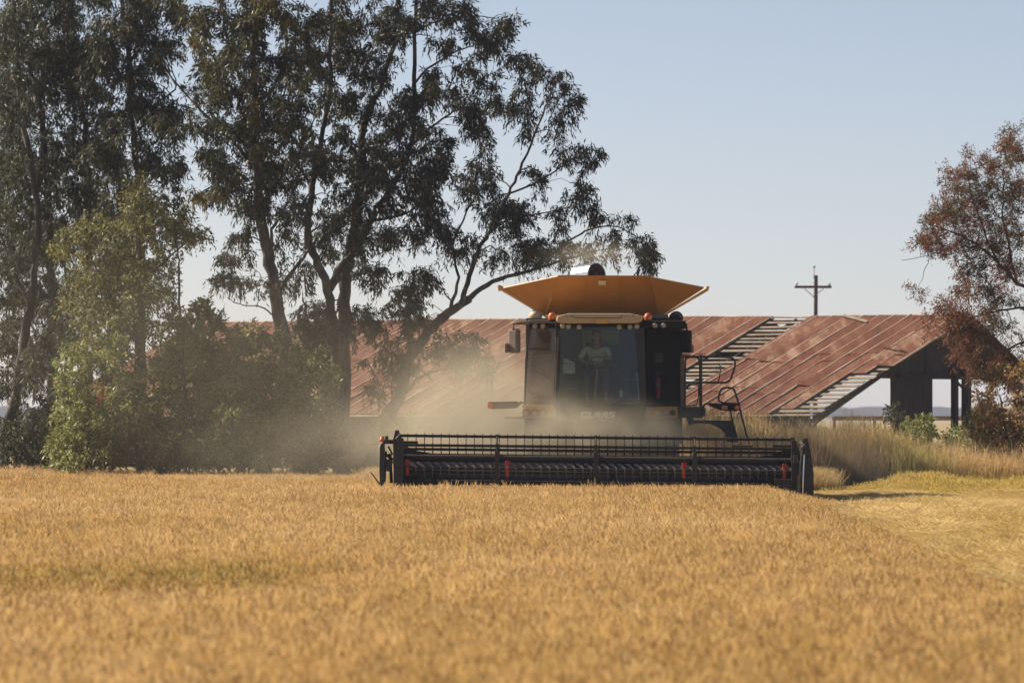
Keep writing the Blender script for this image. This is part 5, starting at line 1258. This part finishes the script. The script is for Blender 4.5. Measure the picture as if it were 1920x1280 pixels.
def scatter_area(n, y0, y1, xl, xr, dens_pow=1.0):
    """random points, y uniform by area inside the view wedge plus a margin"""
    yy = np.sqrt(rng.uniform(y0 ** 2, y1 ** 2, n)); hw = .08 * yy * 1.22 + .8
    xx = rng.uniform(-1, 1, n) * hw
    return xx, yy
def edge_x(y): return 6.35 + (y - 133.3) * (6.35 - 4.95) / (133.3 - 55)
crop_proto = proto_set('rice_tuft', 'crop', 'rice', 8, 1)
xx, yy = scatter_area(62000, 29, 160, None, None)
ex_ = edge_x(yy)
keep = (xx < ex_ + rng.normal(0, .22, len(xx)) + .5 * (vnoise(yy * .35, yy * 0, 30) - .5))
beh = (yy > 133.0) & (xx > P(716, 0, 133.3).x)      # already cut, behind the header
keep &= ~beh
xx, yy = xx[keep], yy[keep]; n = len(xx); ex_ = ex_[keep]
hh = .365 + .05 * (vnoise(xx * .5 + 40, yy * .15 + 9, 2) - .5) + rng.normal(0, .02, n)
# the laid edge beside the cut swath, and the shallow contour ditch in the foreground
hh *= 1 - .6 * np.clip(1 - (ex_ - xx) / 1.3, 0, 1) ** 1.3
dl = 61 + (xx + 4) * .5
dip = np.exp(-((yy - dl + 3.2) / 2.4) ** 2) * np.clip((-1.2 - xx) / 1.2, 0, 1) * np.clip((xx + 7.5) / 2, 0, 1)
hh *= 1 - .62 * dip
tn = .24 + .26 * vnoise(xx * .35 + 3, yy * .08 + 5, 4) + .16 * vnoise(xx * 1.7, yy * .5, 41) + rng.normal(0, .08, n) - .16 * np.clip(1 - (ex_ - xx) / 1.6, 0, 1) - .35 * np.exp(-((yy - dl - .6) / 2.0) ** 2) * np.clip((-1.2 - xx) / 1.2, 0, 1)
rot = np.stack([rng.normal(0, .06, n), rng.normal(-.06, .08, n), rng.choice([0, math.pi], n) * 0 + rng.normal(0, .5, n)], 1)
hh *= np.where(rng.uniform(0, 1, n) < .014, rng.uniform(1.1, 1.28, n), 1)
sc = np.stack([np.ones(n) * .95, np.ones(n) * .95, hh], 1)
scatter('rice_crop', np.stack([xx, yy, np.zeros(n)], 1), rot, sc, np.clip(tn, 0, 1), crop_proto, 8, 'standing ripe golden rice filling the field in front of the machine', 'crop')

# ground under the straw is churned and dark in places
straw_proto = proto_set('straw_tuft', 'straw', 'straw', 6, 2)
n = 46000; yy = np.sqrt(rng.uniform(48 ** 2, 150 ** 2, n)); hw = .08 * yy * 1.2 + 3.5; xx = rng.uniform(0, 1, n) * (hw - edge_x(yy) + .3) + edge_x(yy) - .1
k_ = (hw > edge_x(yy)) & (rng.uniform(0, 1, n) < .95); xx, yy = xx[k_], yy[k_]
k2 = rng.uniform(0, 1, len(xx)) < .08 + 1.5 * vnoise(xx * .9, yy * .35, 8); xx, yy = xx[k2], yy[k2]; n = len(xx)
tn = .25 + .5 * vnoise(xx * .6, yy * .12, 9) + rng.normal(0, .1, n)
sz = (.5 + 1.3 * vnoise(xx * .8 + 7, yy * .25, 10) ** 1.3) * np.where(yy > 118, .6, 1)
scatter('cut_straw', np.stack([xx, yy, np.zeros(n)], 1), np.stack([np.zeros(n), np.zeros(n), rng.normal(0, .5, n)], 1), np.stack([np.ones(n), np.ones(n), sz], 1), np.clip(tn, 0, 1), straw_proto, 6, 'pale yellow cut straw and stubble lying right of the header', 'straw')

strip_proto = proto_set('strip_tuft', 'strip', 'rice', 6, 3)
n = 3600; yy = rng.uniform(146, 157, n); xx = rng.uniform(P(1540, 0, 150).x, .097 * 150 + 1, n)
hh = (.2 + .28 * vnoise(xx * .8, yy * .5, 33)) * np.clip((xx - P(1560, 0, 150).x) / 2.0, .35, 1) * np.clip((yy - 144) / 7, .3, 1) + rng.normal(0, .03, n)
scatter('uncut_strip', np.stack([xx, yy, np.zeros(n)], 1), np.stack([rng.normal(0, .06, n), rng.normal(-.05, .08, n), rng.normal(0, .5, n)], 1), np.stack([np.ones(n), np.ones(n), hh], 1),
        np.clip(rng.normal(.35, .15, n), 0, 1), strip_proto, 6, 'low strip of yellow standing rice beyond the stubble at the right', 'crop')

weed_proto = proto_set('weed_tuft', 'weed', 'weed', 8, 4)
n = 11500; yy = rng.uniform(155.5, 198, n); xx = rng.uniform(P(1250, 0, 170).x, P(2020, 0, 185).x, n)
nz = vnoise(xx * .45, yy * .1 + 3, 12)
hh = .68 + .95 * nz + .3 * np.exp(-((xx - P(1660, 0, 162).x) / 1.2) ** 2) + rng.normal(0, .2, n) + .5 * (rng.uniform(0, 1, n) < .03)
hh *= np.clip((P(2000, 0, 165).x - xx) / 6, .65, 1)
tn = .18 + .75 * vnoise(xx * .3 + 11, yy * .08, 13) + rng.normal(0, .12, n) - .5 * np.exp(-((xx - P(1690, 0, 162).x) / .8) ** 2)
scatter('tall_grass', np.stack([xx, yy, np.zeros(n)], 1), np.stack([rng.normal(0, .08, n), rng.normal(0, .08, n), rng.uniform(0, 6.28, n)], 1), np.stack([np.ones(n) * 1.1, np.ones(n) * 1.1, hh], 1),
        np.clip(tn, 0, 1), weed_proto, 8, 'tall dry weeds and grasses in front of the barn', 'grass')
n = 5200; yy = rng.uniform(158.5, 166, n); xx = rng.uniform(-14.5, P(700, 0, 160).x, n)
hh = .3 + .26 * vnoise(xx * .9, yy * .3, 15) + rng.normal(0, .06, n)
scatter('field_margin_grass', np.stack([xx, yy, np.zeros(n)], 1), np.stack([rng.normal(0, .08, n), rng.normal(0, .08, n), rng.uniform(0, 6.28, n)], 1), np.stack([np.ones(n), np.ones(n), hh], 1),
        np.clip(rng.normal(.7, .2, n), 0, 1), weed_proto, 8, 'dry grass fringe along the foot of the thicket', 'grass')
n = 3000; yy = rng.uniform(150, 158, n); xx = rng.uniform(P(690, 0, 150).x, P(1560, 0, 150).x, n)
hh = .5 + .3 * vnoise(xx * .9, yy * .3, 16)
scatter('rough_grass', np.stack([xx, yy, np.zeros(n)], 1), np.stack([rng.normal(0, .08, n), rng.normal(0, .08, n), rng.uniform(0, 6.28, n)], 1), np.stack([np.ones(n), np.ones(n), hh], 1),
        np.clip(rng.normal(.5, .2, n), 0, 1), weed_proto, 8, 'rough dry grass behind the machine', 'grass')

# ------------------------------------------------------------------ dust cloud raised by the machine
def dust():
    m = bpy.data.materials.new('field_dust'); m.use_nodes = True; nt = m.node_tree; nt.nodes.clear()
    out = nt.nodes.new('ShaderNodeOutputMaterial'); pv = nt.nodes.new('ShaderNodeVolumePrincipled')
    pv.inputs['Color'].default_value = (0.98, 0.86, 0.62, 1); pv.inputs['Anisotropy'].default_value = 0.0
    nt.links.new(pv.outputs[0], out.inputs['Volume'])
    tc = nt.nodes.new('ShaderNodeTexCoord'); n = noise(nt, .85, 6, .66, tc.outputs['Object'], 1.0)
    mr = nt.nodes.new('ShaderNodeMapRange'); mr.inputs[1].default_value = .36; mr.inputs[2].default_value = .68; mr.inputs[3].default_value = .1; mr.inputs[4].default_value = 1.8
    nt.links.new(n.outputs[0], mr.inputs[0])
    acc = None
    # px, py, depth, radii (m), density
    puffs = [(1080, 812, 135.6, 1.5, .6, .42, 2.2), (1030, 790, 135.9, .7, .6, .45, .4), (925, 785, 138.0, 1.3, 1.6, .9, .85), (850, 812, 139.5, 1.7, 2.0, .65, .45),
             (1200, 815, 136.6, .9, 1.0, .4, .4), (640, 842, 142, 3.0, 2.2, .8, .07), (900, 710, 141, 1.5, 2.0, .8, .13), (1400, 800, 140, 1.7, 2.0, .7, .11),
             (1590, 870, 139, 1.5, 2.0, .5, .08), (1110, 478, 142, .7, .8, .25, .25), (700, 720, 144, 3.4, 3.0, 1.6, .025), (300, 640, 147, 3.6, 4.0, 2.2, .015)]
    for (px, py, Y, rx, ry, rz, d) in puffs:
        c = P(px, py, Y); mp = nt.nodes.new('ShaderNodeVectorMath'); mp.operation = 'SUBTRACT'; mp.inputs[1].default_value = c; nt.links.new(tc.outputs['Object'], mp.inputs[0])
        dv = nt.nodes.new('ShaderNodeVectorMath'); dv.operation = 'DIVIDE'; dv.inputs[1].default_value = (rx, ry, rz); nt.links.new(mp.outputs[0], dv.inputs[0])
        dt = nt.nodes.new('ShaderNodeVectorMath'); dt.operation = 'DOT_PRODUCT'; nt.links.new(dv.outputs[0], dt.inputs[0]); nt.links.new(dv.outputs[0], dt.inputs[1])
        ng_ = nt.nodes.new('ShaderNodeMath'); ng_.operation = 'MULTIPLY'; ng_.inputs[1].default_value = -1; nt.links.new(dt.outputs['Value'], ng_.inputs[0])
        ex = nt.nodes.new('ShaderNodeMath'); ex.operation = 'EXPONENT'; nt.links.new(ng_.outputs[0], ex.inputs[0])
        sc_ = nt.nodes.new('ShaderNodeMath'); sc_.operation = 'MULTIPLY_ADD'; sc_.inputs[1].default_value = d; sc_.inputs[2].default_value = 0
        nt.links.new(ex.outputs[0], sc_.inputs[0])
        if acc is not None: nt.links.new(acc, sc_.inputs[2])
        acc = sc_.outputs[0]
    mu = nt.nodes.new('ShaderNodeMath'); mu.operation = 'MULTIPLY'; nt.links.new(acc, mu.inputs[0]); nt.links.new(mr.outputs[0], mu.inputs[1])
    nt.links.new(mu.outputs[0], pv.inputs['Density'])
    mb = MB(); mb.bb((-14.5, 134.55, -.3), (11.5, 157, 8.5)); o = mb.build('dust_cloud', m)
    tag(o, 'tan dust raised by the harvester, thickest in front of and left of its cab', 'dust', kind='stuff')
dust()

# ------------------------------------------------------------------ thin haze over the plain
hm = bpy.data.materials.new('thin_haze'); hm.use_nodes = True; hn = hm.node_tree; hn.nodes.clear()
ho = hn.nodes.new('ShaderNodeOutputMaterial'); hv = hn.nodes.new('ShaderNodeVolumePrincipled')
hv.inputs['Color'].default_value = (0.74, 0.80, 1.0, 1); hv.inputs['Density'].default_value = 0.00013; hv.inputs['Anisotropy'].default_value = 0.2
hn.links.new(hv.outputs[0], ho.inputs['Volume'])
mb = MB(); mb.bb((-3100, -210, -1), (3100, 5100, 22)); tag(mb.build('haze', hm), 'pale haze lying over the whole plain', 'haze', kind='stuff')
